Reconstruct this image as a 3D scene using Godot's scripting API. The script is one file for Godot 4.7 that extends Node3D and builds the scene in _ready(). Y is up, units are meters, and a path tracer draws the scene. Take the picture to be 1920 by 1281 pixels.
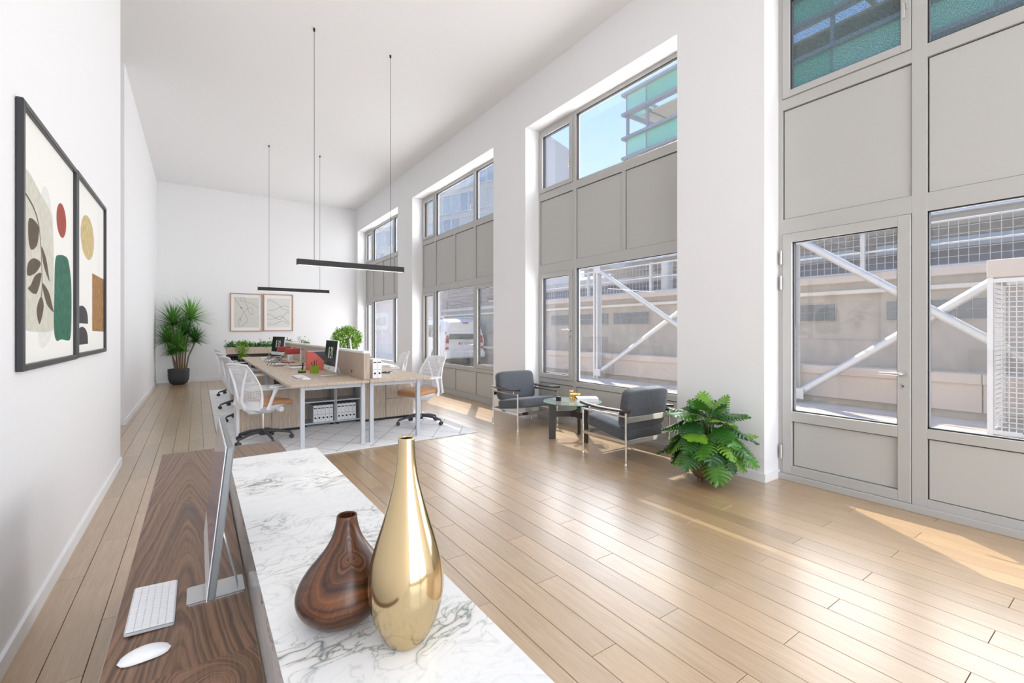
extends Node3D
# An open-plan office in a former workshop: tall window wall, bench desks, lounge corner, reception counter.
# Units are metres, y up. The camera stands at the origin of the plan, 1.3 m above the floor.

class MB:
	# collects triangles; faces are written counter-clockwise seen from outside
	var v := PackedVector3Array()
	var n := PackedVector3Array()
	var uv := PackedVector2Array()
	var ix := PackedInt32Array()
	var t := Transform3D()
	func tri(a: Vector3, b: Vector3, c: Vector3) -> void:
		a = t * a; b = t * b; c = t * c
		var m := (b - a).cross(c - a)
		if m.length_squared() < 1e-16: return
		m = m.normalized()
		var k := v.size()
		for p in [a, b, c]:
			v.append(p); n.append(m)
			if absf(m.y) > 0.7: uv.append(Vector2(p.x, p.z))
			elif absf(m.x) > 0.7: uv.append(Vector2(p.z, -p.y))
			else: uv.append(Vector2(p.x, -p.y))
		ix.append_array([k, k + 2, k + 1])
	func quad(a: Vector3, b: Vector3, c: Vector3, d: Vector3) -> void:
		tri(a, b, c); tri(a, c, d)
	func quv(a: Vector3, b: Vector3, c: Vector3, d: Vector3) -> void:
		# a quad that shows a whole picture: a = bottom left, b = bottom right, c = top right, d = top left
		a = t * a; b = t * b; c = t * c; d = t * d
		var m := (b - a).cross(c - a).normalized()
		var k := v.size()
		v.append_array([a, b, c, d]); n.append_array([m, m, m, m])
		uv.append_array([Vector2(0, 1), Vector2(1, 1), Vector2(1, 0), Vector2(0, 0)])
		ix.append_array([k, k + 2, k + 1, k, k + 3, k + 2])
	func box(c: Vector3, s: Vector3, r := 0.0) -> void:
		var h := s * 0.5
		if r <= 0.0:
			for ax in 3:
				for sg in [-1.0, 1.0]:
					var u := (ax + 1) % 3
					var w := (ax + 2) % 3
					var q := []
					for k in [[-1, -1], [1, -1], [1, 1], [-1, 1]]:
						var p := Vector3.ZERO
						p[ax] = sg * h[ax]; p[u] = k[0] * h[u]; p[w] = k[1] * h[w]
						q.append(c + p)
					if sg > 0: quad(q[0], q[1], q[2], q[3])
					else: quad(q[3], q[2], q[1], q[0])
			return
		r = minf(r, minf(h.x, minf(h.y, h.z)) * 0.98)
		for ax in 3:
			var u := (ax + 1) % 3
			var w := (ax + 2) % 3
			for sg in [-1.0, 1.0]:
				var q := []
				for k in [[-1, -1], [1, -1], [1, 1], [-1, 1]]:
					var p := Vector3.ZERO
					p[ax] = sg * h[ax]; p[u] = k[0] * (h[u] - r); p[w] = k[1] * (h[w] - r)
					q.append(c + p)
				if sg > 0: quad(q[0], q[1], q[2], q[3])
				else: quad(q[3], q[2], q[1], q[0])
			for su in [-1.0, 1.0]:
				for sw in [-1.0, 1.0]:
					var a := Vector3.ZERO; var b := Vector3.ZERO
					a[ax] = -(h[ax] - r); b[ax] = h[ax] - r
					var a2 := a; var b2 := b
					a[u] = su * h[u]; b[u] = su * h[u]; a[w] = sw * (h[w] - r); b[w] = sw * (h[w] - r)
					a2[u] = su * (h[u] - r); b2[u] = su * (h[u] - r); a2[w] = sw * h[w]; b2[w] = sw * h[w]
					if su * sw > 0: quad(c + a, c + a2, c + b2, c + b)
					else: quad(c + b, c + b2, c + a2, c + a)
		for sx in [-1.0, 1.0]:
			for sy in [-1.0, 1.0]:
				for sz in [-1.0, 1.0]:
					var a := c + Vector3(sx * h.x, sy * (h.y - r), sz * (h.z - r))
					var b := c + Vector3(sx * (h.x - r), sy * h.y, sz * (h.z - r))
					var d := c + Vector3(sx * (h.x - r), sy * (h.y - r), sz * h.z)
					if sx * sy * sz > 0: tri(a, b, d)
					else: tri(a, d, b)
	func bb(x0: float, x1: float, y0: float, y1: float, z0: float, z1: float, r := 0.0) -> void:
		box(Vector3(x0 + x1, y0 + y1, z0 + z1) * 0.5, Vector3(absf(x1 - x0), absf(y1 - y0), absf(z1 - z0)), r)
	func grid(rows: Array, cu := false, cv := false, us := 1.0, vs := 1.0) -> void:
		# rows of points; smooth normals; cu closes each row, cv closes the rows; normal = (along row) x (towards next row)
		var nr := rows.size()
		var nc: int = rows[0].size()
		var k := v.size()
		var ac := []
		for i in nr:
			for j in nc:
				v.append(t * rows[i][j]); uv.append(Vector2(us * j / maxf(1, nc - 1), vs * i / maxf(1, nr - 1)))
				ac.append(Vector3.ZERO)
		var er := nr if cv else nr - 1
		var ec := nc if cu else nc - 1
		for i in er:
			for j in ec:
				var a := i * nc + j
				var b := i * nc + (j + 1) % nc
				var d := ((i + 1) % nr) * nc + j
				var e := ((i + 1) % nr) * nc + (j + 1) % nc
				var m := (v[k + b] - v[k + d]).cross(v[k + e] - v[k + a])
				ac[a] += m; ac[b] += m; ac[d] += m; ac[e] += m
				ix.append_array([k + a, k + e, k + b, k + a, k + d, k + e])
		for i in ac.size():
			n.append((ac[i] as Vector3).normalized() if (ac[i] as Vector3).length_squared() > 1e-20 else Vector3.UP)
	func tube(path: Array, rad, seg := 8, caps := true, flat := 1.0, up := Vector3.ZERO) -> void:
		# a round (or flattened) bar along a path; rad is a number or one number for each point
		var rows := []
		var ref := up
		for i in path.size():
			var d: Vector3 = (path[mini(i + 1, path.size() - 1)] - path[maxi(i - 1, 0)])
			d = d.normalized()
			if ref == Vector3.ZERO: ref = Vector3.UP if absf(d.y) < 0.9 else Vector3.RIGHT
			var a := d.cross(ref)
			if a.length() < 1e-4: a = d.cross(Vector3(0.3, 0.2, 0.9))
			a = a.normalized()
			var b := a.cross(d).normalized()
			ref = b
			var r: float = rad[i] if rad is Array else rad
			var row := []
			for j in seg:
				var w := -TAU * j / seg
				row.append(path[i] + a * cos(w) * r + b * sin(w) * r * flat)
			rows.append(row)
		grid(rows, true)
		if caps:
			for e in [0, rows.size() - 1]:
				var row: Array = rows[e]
				for j in range(1, seg - 1):
					if e == 0: tri(row[0], row[j + 1], row[j])
					else: tri(row[0], row[j], row[j + 1])
	func cyl(a: Vector3, b: Vector3, r0: float, r1 := -1.0, seg := 16) -> void:
		tube([a, b], [r0, r1 if r1 >= 0 else r0], seg)
	func lathe(prof: Array, seg := 32, off := Vector3.ZERO) -> void:
		# prof: Vector2(radius, height), from the bottom up on the outside
		var rows := []
		for p in prof:
			var row := []
			for j in seg:
				var w := -TAU * j / seg
				row.append(off + Vector3(cos(w) * p.x, p.y, sin(w) * p.x))
			rows.append(row)
		grid(rows, true)
	func prism(poly: PackedVector2Array, y0: float, y1: float, bev := 0.0) -> void:
		# outline in x,z extruded from y0 up to y1
		var pl := poly
		var area := 0.0
		for i in pl.size(): area += pl[i].cross(pl[(i + 1) % pl.size()])
		if area < 0: pl = pl.duplicate(); pl.reverse()
		var top := pl
		if bev > 0.0:
			var o := Geometry2D.offset_polygon(pl, -bev)
			if o.size() == 1 and o[0].size() == pl.size(): top = o[0]
		var id := Geometry2D.triangulate_polygon(top)
		for i in range(0, id.size(), 3):
			var a := top[id[i]]; var b := top[id[i + 1]]; var c := top[id[i + 2]]
			var A := Vector3(a.x, y1, a.y); var B := Vector3(b.x, y1, b.y); var C := Vector3(c.x, y1, c.y)
			if (B - A).cross(C - A).y > 0: tri(A, B, C)
			else: tri(A, C, B)
		id = Geometry2D.triangulate_polygon(pl)
		for i in range(0, id.size(), 3):
			var a := pl[id[i]]; var b := pl[id[i + 1]]; var c := pl[id[i + 2]]
			var A := Vector3(a.x, y0, a.y); var B := Vector3(b.x, y0, b.y); var C := Vector3(c.x, y0, c.y)
			if (B - A).cross(C - A).y < 0: tri(A, B, C)
			else: tri(A, C, B)
		var m := pl.size()
		for i in m:
			var a := pl[i]; var b := pl[(i + 1) % m]
			var ym := y1 - bev
			quad(Vector3(a.x, ym, a.y), Vector3(b.x, ym, b.y), Vector3(b.x, y0, b.y), Vector3(a.x, y0, a.y))
			if bev > 0.0 and top.size() == m:
				quad(Vector3(top[i].x, y1, top[i].y), Vector3(top[(i + 1) % m].x, y1, top[(i + 1) % m].y), Vector3(b.x, ym, b.y), Vector3(a.x, ym, a.y))
	func prism_up(poly: PackedVector2Array, d: float) -> void:
		# outline in x,y extruded from z = 0 to z = d
		var keep := t
		var q := PackedVector2Array()
		for p in poly: q.append(Vector2(p.x, -p.y))
		t = keep * Transform3D(Basis(Vector3.RIGHT, PI / 2), Vector3.ZERO)
		prism(q, 0.0, d)
		t = keep
	func pillow(c: Vector3, s: Vector3, r: float, puff := 0.0, e := 10) -> void:
		# a rounded cushion: a box swept to a superellipsoid-like rounded block
		var rows := []
		var h := s * 0.5
		for i in e + 1:
			var la := -PI / 2 + PI * i / e
			var row := []
			for j in e * 2:
				var lo := -TAU * j / (e * 2)
				var d := Vector3(cos(la) * cos(lo), sin(la), cos(la) * sin(lo))
				var p := Vector3(signf(d.x) * pow(absf(d.x), 0.28), signf(d.y) * pow(absf(d.y), 0.28), signf(d.z) * pow(absf(d.z), 0.28))
				var q := Vector3(p.x * h.x, p.y * h.y, p.z * h.z)
				q.y += puff * signf(q.y) * (1 - p.x * p.x) * (1 - p.z * p.z)
				row.append(c + q)
			rows.append(row)
		grid(rows, true)
	func mesh() -> ArrayMesh:
		var m := ArrayMesh.new()
		var a := []
		a.resize(Mesh.ARRAY_MAX)
		a[Mesh.ARRAY_VERTEX] = v; a[Mesh.ARRAY_NORMAL] = n; a[Mesh.ARRAY_TEX_UV] = uv; a[Mesh.ARRAY_INDEX] = ix
		m.add_surface_from_arrays(Mesh.PRIMITIVE_TRIANGLES, a)
		return m

var used := {}
var M := {}
var rng := RandomNumberGenerator.new()

func numbered(called: String) -> String:
	if not used.has(called):
		used[called] = 0
		return called
	used[called] += 1
	return "%s_%03d" % [called, used[called]]

func thing(called: String, label: String, category: String, at := Vector3.ZERO, turn := 0.0, group := "") -> Node3D:
	var o := Node3D.new()
	o.name = numbered(called)
	add_child(o)
	o.position = at
	o.rotation.y = turn
	tag(o, label, category, group)
	return o

func tag(o: Node, label: String, category: String, group := "") -> void:
	o.set_meta("label", label)
	o.set_meta("category", category)
	if group != "": o.set_meta("group", group)

func part(called: String, b, m: Material, parent: Node) -> MeshInstance3D:
	var o := MeshInstance3D.new()
	o.name = called
	o.mesh = b if b is Mesh else b.mesh()
	o.material_override = m
	parent.add_child(o, true)
	return o

func solo(called: String, b, m: Material, label: String, category: String, group := "") -> MeshInstance3D:
	var o := part(numbered(called), b, m, self)
	tag(o, label, category, group)
	return o

func struct(called: String, b, m: Material, label := "", category := "") -> MeshInstance3D:
	var o := part(called, b, m, self)
	o.set_meta("kind", "structure")
	if label != "": tag(o, label, category)
	return o

func dup(root: Node3D, at: Vector3, turn: float, label: String) -> Node3D:
	var r: Node3D = root.duplicate()
	var base := String(root.name)
	if base.length() > 4 and base[-4] == "_" and base.right(3).is_valid_int(): base = base.left(-4)
	r.name = numbered(base)
	add_child(r)
	r.position = at
	r.rotation.y = turn
	r.set_meta("label", label)
	return r

func mat(c: Color, rough := 0.6, metal := 0.0) -> StandardMaterial3D:
	var m := StandardMaterial3D.new()
	m.albedo_color = c
	m.roughness = rough
	m.metallic = metal
	return m

func rgb(r: float, g: float, b: float) -> Color:
	return Color(r / 255.0, g / 255.0, b / 255.0)

func glass(alpha := 0.06, c := Color(1, 1, 1)) -> StandardMaterial3D:
	var m := mat(Color(c.r, c.g, c.b, alpha), 0.02)
	m.transparency = BaseMaterial3D.TRANSPARENCY_ALPHA
	return m

func noise(sd: int, f: float, oct := 3) -> FastNoiseLite:
	var q := FastNoiseLite.new()
	q.seed = sd
	q.frequency = f
	q.fractal_octaves = oct
	q.noise_type = FastNoiseLite.TYPE_SIMPLEX_SMOOTH
	return q

func ramp(stops: Array, x: float) -> Color:
	# stops: [position, Color] in order
	if x <= stops[0][0]: return stops[0][1]
	for i in range(1, stops.size()):
		if x <= stops[i][0]:
			return (stops[i - 1][1] as Color).lerp(stops[i][1], (x - stops[i - 1][0]) / (stops[i][0] - stops[i - 1][0]))
	return stops[-1][1]

func tex(w: int, h: int, f: Callable) -> ImageTexture:
	var im := Image.create(w, h, false, Image.FORMAT_RGB8)
	for y in h:
		for x in w:
			im.set_pixel(x, y, f.call(x, y))
	return ImageTexture.create_from_image(im)

func fill_poly(im: Image, pts: Array, c: Color, grain := 0.0, sd := 1) -> void:
	# a flat printed shape; pts in 0..1 of the picture
	var w := im.get_width(); var h := im.get_height()
	var q := noise(sd, 0.03)
	var y0 := 1e9; var y1 := -1e9
	for p in pts:
		y0 = minf(y0, p.y); y1 = maxf(y1, p.y)
	for y in range(maxi(0, int(y0 * h)), mini(h, int(y1 * h) + 1)):
		var xs := []
		var fy := (y + 0.5) / h
		for i in pts.size():
			var a: Vector2 = pts[i]; var b: Vector2 = pts[(i + 1) % pts.size()]
			if (a.y <= fy) != (b.y <= fy): xs.append(a.x + (fy - a.y) / (b.y - a.y) * (b.x - a.x))
		xs.sort()
		for k in range(0, xs.size() - 1, 2):
			for x in range(maxi(0, int(xs[k] * w)), mini(w, int(xs[k + 1] * w))):
				var g := 1.0 + grain * q.get_noise_2d(x, y)
				im.set_pixel(x, y, Color(c.r * g, c.g * g, c.b * g))

func stroke(im: Image, pts: Array, wd: float, c: Color) -> void:
	var w := im.get_width(); var h := im.get_height()
	for i in pts.size() - 1:
		var a := Vector2(pts[i].x * w, pts[i].y * h); var b := Vector2(pts[i + 1].x * w, pts[i + 1].y * h)
		var steps := int(a.distance_to(b)) + 1
		for s in steps + 1:
			var p := a.lerp(b, float(s) / steps)
			im.fill_rect(Rect2i(int(p.x - wd / 2), int(p.y - wd / 2), maxi(1, int(wd)), maxi(1, int(wd))), c)

func smooth_path(pts: Array, k := 8, closed := false) -> Array:
	var out := []
	var m := pts.size()
	for i in (m if closed else m - 1):
		var p0 = pts[(i - 1 + m) % m] if closed or i > 0 else pts[0]
		var p1 = pts[i]
		var p2 = pts[(i + 1) % m]
		var p3 = pts[(i + 2) % m] if closed or i + 2 < m else pts[m - 1]
		for s in k:
			out.append(p1.cubic_interpolate(p2, p0, p3, float(s) / k))
	if not closed: out.append(pts[m - 1])
	return out

func round_rect(x0: float, x1: float, z0: float, z1: float, r: float, k := 5) -> PackedVector2Array:
	var o := PackedVector2Array()
	for c in [[x1 - r, z1 - r, 0.0], [x0 + r, z1 - r, 0.25], [x0 + r, z0 + r, 0.5], [x1 - r, z0 + r, 0.75]]:
		for s in k + 1:
			var a: float = TAU * (c[2] + 0.25 * s / k)
			o.append(Vector2(c[0] + cos(a) * r, c[1] + sin(a) * r))
	return o

func triplanar(m: StandardMaterial3D, sc: Vector3, off := Vector3.ZERO, world := true) -> StandardMaterial3D:
	m.uv1_triplanar = true
	m.uv1_world_triplanar = world
	m.uv1_scale = sc
	m.uv1_offset = off
	m.uv1_triplanar_sharpness = 8.0
	return m

const CEIL := 4.98
const XR := 3.993      # room face of the window wall
const XG := 4.24       # room face of the window frames
const ZB := -14.19     # back wall
const OPEN := [[-13.98, -10.63, 0.40], [-9.735, -6.31, 0.0], [-5.425, -2.835, 0.0], [-1.975, 0.75, 0.0]]   # window openings: z from, z to, sill

func _ready() -> void:
	rng.seed = 7
	# camera: 16 mm lens on 36 mm film, level, turned 34.67 degrees to the right, lens shifted down by 20.5 pixels
	var cam := Camera3D.new()
	cam.name = "camera"
	add_child(cam)
	cam.position = Vector3(0, 1.3, 0)
	cam.rotation.y = -atan(590.0 / 853.0)
	cam.projection = Camera3D.PROJECTION_FRUSTUM
	cam.near = 0.05
	cam.far = 400.0
	cam.size = 1281.0 / 853.0 * 0.05
	cam.frustum_offset = Vector2(0, -20.5 / 853.0 * 0.05)
	cam.current = true
	# sky and exposure
	var we := WorldEnvironment.new()
	we.name = "world"
	var e := Environment.new()
	e.background_mode = Environment.BG_SKY
	var sk := Sky.new()
	var sm := ProceduralSkyMaterial.new()
	sm.sky_top_color = rgb(108, 164, 236)
	sm.sky_horizon_color = rgb(240, 247, 255)
	sm.sky_curve = 0.24
	sm.ground_bottom_color = rgb(170, 165, 158)
	sm.ground_horizon_color = rgb(215, 215, 212)
	sm.sky_energy_multiplier = 1.5
	sm.sun_angle_max = 1.0
	sk.sky_material = sm
	e.sky = sk
	e.tonemap_mode = Environment.TONE_MAPPER_LINEAR
	e.tonemap_exposure = 0.66
	e.sdfgi_enabled = true
	e.ssao_enabled = true
	e.ssil_enabled = true
	we.environment = e
	add_child(we)
	# sun: from over the far end of the street, about 52 degrees high
	var sun := DirectionalLight3D.new()
	sun.name = "sun"
	add_child(sun)
	sun.look_at_from_position(Vector3.ZERO, Vector3(-0.55, -1.29, 0.83))
	sun.light_energy = 3.3
	sun.light_color = rgb(255, 244, 226)
	sun.light_angular_distance = 0.6
	sun.shadow_enabled = true
	# added area lights stand in for sky light at windows and assumed shop front
	for w in OPEN: daylight_fill(Vector3(4.37, (4.3 + w[2]) * 0.5, (w[0] + w[1]) * 0.5), Vector2(w[1] - w[0], 4.3 - w[2]), Vector3.LEFT, DAY_FILL)
	daylight_fill(Vector3(1.7, 2.2, 3.55), Vector2(4.4, 4.0), Vector3.FORWARD, FRONT_FILL)  # fill light added behind the camera, no such source in view
	materials()
	room()
	windows()
	street()
	reception()
	pictures()
	pendants()
	desks()
	office_chairs()
	desk_things()
	lounge()
	plants()

const DAY_FILL := 2.3
const FRONT_FILL := 2.4

func daylight_fill(at: Vector3, size: Vector2, towards: Vector3, energy: float) -> void:
	var a := AreaLight3D.new()
	a.name = numbered("daylight_fill")
	add_child(a)
	a.area_size = size
	a.area_normalize_energy = false
	a.light_energy = energy
	a.light_color = rgb(250, 252, 255)
	a.shadow_enabled = true
	a.area_range = 40.0
	a.look_at_from_position(at, at + towards)

func materials() -> void:
	M.white = mat(rgb(238, 238, 239), 0.65)
	M.ceil = mat(rgb(236, 236, 236), 0.8)
	M.trim = mat(rgb(240, 240, 241), 0.45)
	M.frame = mat(rgb(184, 183, 180), 0.42, 0.1)
	M.panel = mat(rgb(186, 185, 181), 0.4)
	M.gasket = mat(rgb(28, 28, 32), 0.6)
	M.steel = mat(rgb(200, 198, 194), 0.28, 1.0)
	M.chrome = mat(rgb(225, 222, 216), 0.08, 1.0)
	M.pane = glass(0.03)
	M.black = mat(rgb(24, 24, 26), 0.5)
	M.leg = mat(rgb(192, 197, 204), 0.4)
	M.plastic = mat(rgb(238, 239, 241), 0.4)
	M.alu = mat(rgb(205, 207, 209), 0.32, 0.75)
	M.galv = mat(rgb(222, 221, 217), 0.6)
	# oak: long grain from stretched noise, six tones of plank
	var na := noise(3, 0.02, 4).get_seamless_image(256, 256)
	var nb := noise(5, 0.05, 3).get_seamless_image(256, 256)
	var oak := func(x: int, y: int) -> Color:
		var a := na.get_pixel((x * 5) % 256, (y / 2) % 256).r
		var b := nb.get_pixel((x * 7) % 256, (y / 2 + 60) % 256).r
		var c := na.get_pixel(x % 256, y / 2 % 256).r
		return ramp([[0.2, rgb(164, 132, 94)], [0.5, rgb(184, 152, 112)], [0.8, rgb(199, 169, 131)]], a * 0.4 + b * 0.3 + c * 0.3)
	var ot := tex(512, 512, oak)
	M.oak = []
	for k in 6:
		var m := mat(Color.WHITE * [0.96, 1.0, 0.93, 0.98, 0.9, 0.95][k], 0.38)
		m.albedo_color.a = 1.0
		m.albedo_texture = ot
		m.metallic_specular = 1.0
		m.clearcoat_enabled = true
		m.clearcoat = 1.0
		m.clearcoat_roughness = 0.28
		triplanar(m, Vector3(2.2, 2.2, 0.55), Vector3(k * 0.37, 0, k * 0.23))
		M.oak.append(m)
	M.stone = mat(rgb(206, 188, 164), 0.9)
	M.groove = mat(rgb(92, 66, 42), 0.8)
	# light limed oak of the office furniture
	var lim := func(x: int, y: int) -> Color:
		var a := na.get_pixel((x * 6) % 256, (y / 2 + 90) % 256).r
		var b := nb.get_pixel((x * 3) % 256, (y / 2) % 256).r
		return ramp([[0.2, rgb(168, 150, 132)], [0.5, rgb(189, 172, 154)], [0.8, rgb(202, 187, 170)]], a * 0.6 + b * 0.4)
	var lt := tex(512, 512, lim)
	M.lime_z = mat(Color.WHITE, 0.5); M.lime_z.albedo_texture = lt       # grain along z
	triplanar(M.lime_z, Vector3(0.9, 0.9, 0.45))
	M.lime_y = mat(Color.WHITE, 0.5); M.lime_y.albedo_texture = lt       # grain upright
	triplanar(M.lime_y, Vector3(0.8, 0.5, 0.8))

func beam(called: String, x0: float, x1: float, y0: float, y1: float, z0: float, z1: float, m: Material) -> void:
	var b := MB.new()
	b.bb(x0, x1, y0, y1, z0, z1)
	struct(called, b, m)

func room() -> void:
	# floor: sub-floor slab and oak planks in three-step bond
	var b := MB.new()
	b.bb(-2.3, 4.32, -0.14, -0.0125, ZB - 0.2, 3.6)
	var fl := struct("floor", b, M.groove, "oak plank floor running the length of the room", "floor")
	var edges := []
	for k in range(-11, 14): edges.append(1.43 - (13 - k) * 0.1372)   # ... -0.49, -0.36 ... 1.29, 1.43
	for k in range(1, 21): edges.append(1.43 + k * 0.1415)
	var rest := MB.new()
	var list := []
	for i in edges.size() - 1:
		var x0: float = maxf(edges[i], -2.2)
		var x1: float = minf(edges[i + 1], 4.255)
		if x1 - x0 < 0.02: continue
		var st: float = [-0.91, -1.31, -1.85][(i + 2) % 3]
		for k in range(-5, 12):
			var za: float = minf(st - k * 1.42, 3.5)
			var zb: float = maxf(st - (k + 1) * 1.42, ZB)
			if za - zb < 0.02: continue
			if x1 < -0.63 and zb > -5.7: continue
			if x1 < -0.84 and za < -8.1: continue
			list.append([x0, x1, zb, za, Vector2((x0 + x1) / 2, (za + zb) / 2).length() + (50.0 if za > 0.2 else 0.0) + (30.0 if x0 > 0.22 and x1 < 2.9 and za < -5.05 and zb > -11.7 else 0.0), i, k])
	list.sort_custom(func(p, q): return p[4] < q[4])
	var shared := {}
	for q in list.size():
		var p: Array = list[q]
		var w: float = p[1] - p[0] - 0.0022
		var l: float = p[3] - p[2] - 0.0022
		var c := Vector3((p[0] + p[1]) / 2, -0.006, (p[2] + p[3]) / 2)
		if q >= 300:
			rest.box(c, Vector3(w, 0.012, l), 0.0012)
			continue
		var key := "%.3f %.3f" % [w, l]
		if not shared.has(key):
			var pb := MB.new()
			pb.box(Vector3.ZERO, Vector3(w, 0.012, l), 0.0012)
			shared[key] = pb.mesh()
		var o := part("plank", shared[key], M.oak[(p[5] * 7 + p[6] * 5 + p[5] / 3) % 6], fl)
		o.position = c
	part("planks_beyond", rest, M.oak[1], fl).set_meta("kind", "stuff")
	# ceiling and walls
	beam("ceiling", -2.4, 4.6, CEIL, CEIL + 0.2, ZB - 0.3, 3.7, M.ceil)
	beam("wall_left", -0.85, -0.613, -0.02, CEIL, -5.78, 3.6, M.white)
	beam("wall_left_far", -1.2, -0.825, -0.02, CEIL, ZB, -8.18, M.white)
	beam("wall_alcove", -2.4, -2.1, -0.02, CEIL, -8.4, -5.5, M.white)
	b = MB.new()
	b.bb(-2.4, -1.2, -0.02, CEIL, -8.4, -8.2)
	b.bb(-2.4, -0.85, -0.02, CEIL, -5.78, -5.6)
	struct("wall_alcove_sides", b, M.white)
	b = MB.new()
	b.bb(-2.4, 4.6, -0.02, CEIL, ZB - 0.25, ZB)
	b.bb(-0.825, -0.516, 0.0, CEIL, ZB, ZB + 0.02)
	struct("wall_back", b, M.white)
	# window wall: piers, heads and the one low parapet
	b = MB.new()
	var zs := [ZB - 0.2]
	for w in OPEN: zs.append_array([w[0], w[1]])
	zs.append(3.6)
	for k in range(0, zs.size(), 2): b.bb(XR, 4.34, -0.1, CEIL, zs[k], zs[k + 1])
	for w in OPEN:
		b.bb(XR, 4.34, 4.3, CEIL, w[0], w[1])
		b.bb(XG, 4.34, -0.1, 0.0, w[0], w[1])
	b.bb(XR, 4.34, -0.1, OPEN[0][2] - 0.02, OPEN[0][0], OPEN[0][1])
	struct("wall_right", b, M.white)
	# sandstone outer leaf of the same wall; unseen eaves added to block upper sun
	b = MB.new()
	for k in range(0, zs.size(), 2): b.bb(4.40, 4.50, -0.1, CEIL + 0.2, zs[k] + (-0.4 if k == 0 else 0.24), zs[k + 1] - 0.24)
	for w in OPEN: b.bb(4.40, 4.50, 4.5, CEIL + 0.2, w[0], w[1])
	b.bb(4.40, 4.50, -0.1, OPEN[0][2] - 0.02, OPEN[0][0], OPEN[0][1])
	b.bb(4.40, 4.76, 4.62, 4.78, ZB - 0.6, 3.6)
	struct("wall_right_outer", b, M.stone)
	# unseen shop front, invented with its glazing to let in light: posts and head
	b = MB.new()
	b.bb(-0.9, -0.5, -0.02, CEIL, 3.2, 3.4)
	b.bb(3.9, 4.6, -0.02, CEIL, 3.2, 3.4)
	b.bb(-0.5, 3.9, 4.2, CEIL, 3.2, 3.4)
	b.bb(-0.5, 3.9, -0.02, 0.15, 3.2, 3.4)
	b.bb(1.62, 1.78, 0.15, 4.2, 3.22, 3.38)
	b.bb(-0.5, 3.9, 2.3, 2.4, 3.22, 3.38)
	struct("wall_rear", b, M.white)
	b = MB.new()
	b.bb(-0.5, 3.9, 0.15, 4.2, 3.3, 3.305)
	struct("window_5", b, M.pane)  # added pane for the fill light behind the camera
	# skirting boards
	var bh := 0.072
	var bd := 0.014
	beam("baseboard_left", -0.613, -0.613 + bd, 0, bh, -5.78 - bd, 3.2, M.trim)
	beam("baseboard_left_far", -0.825, -0.825 + bd, 0, bh, ZB, -8.18 + bd, M.trim)
	beam("baseboard_back", -0.825, XR, 0, bh, ZB, ZB + 0.02 + bd, M.trim)
	b = MB.new()
	for k in range(0, zs.size(), 2): b.bb(XR - bd, XG, 0, bh, maxf(zs[k], ZB) - (bd if k > 0 else 0.0), zs[k + 1] + bd)
	b.bb(XR - bd, XR, 0, bh, OPEN[0][0], OPEN[0][1])
	struct("baseboard_right", b, M.trim)
	b = MB.new()
	b.bb(XR - 0.03, XG, OPEN[0][2] - 0.02, OPEN[0][2] + 0.01, OPEN[0][0], OPEN[0][1], 0.004)
	struct("trim_1", b, M.trim, "white window sill of the window beside the back wall", "sill")

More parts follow.
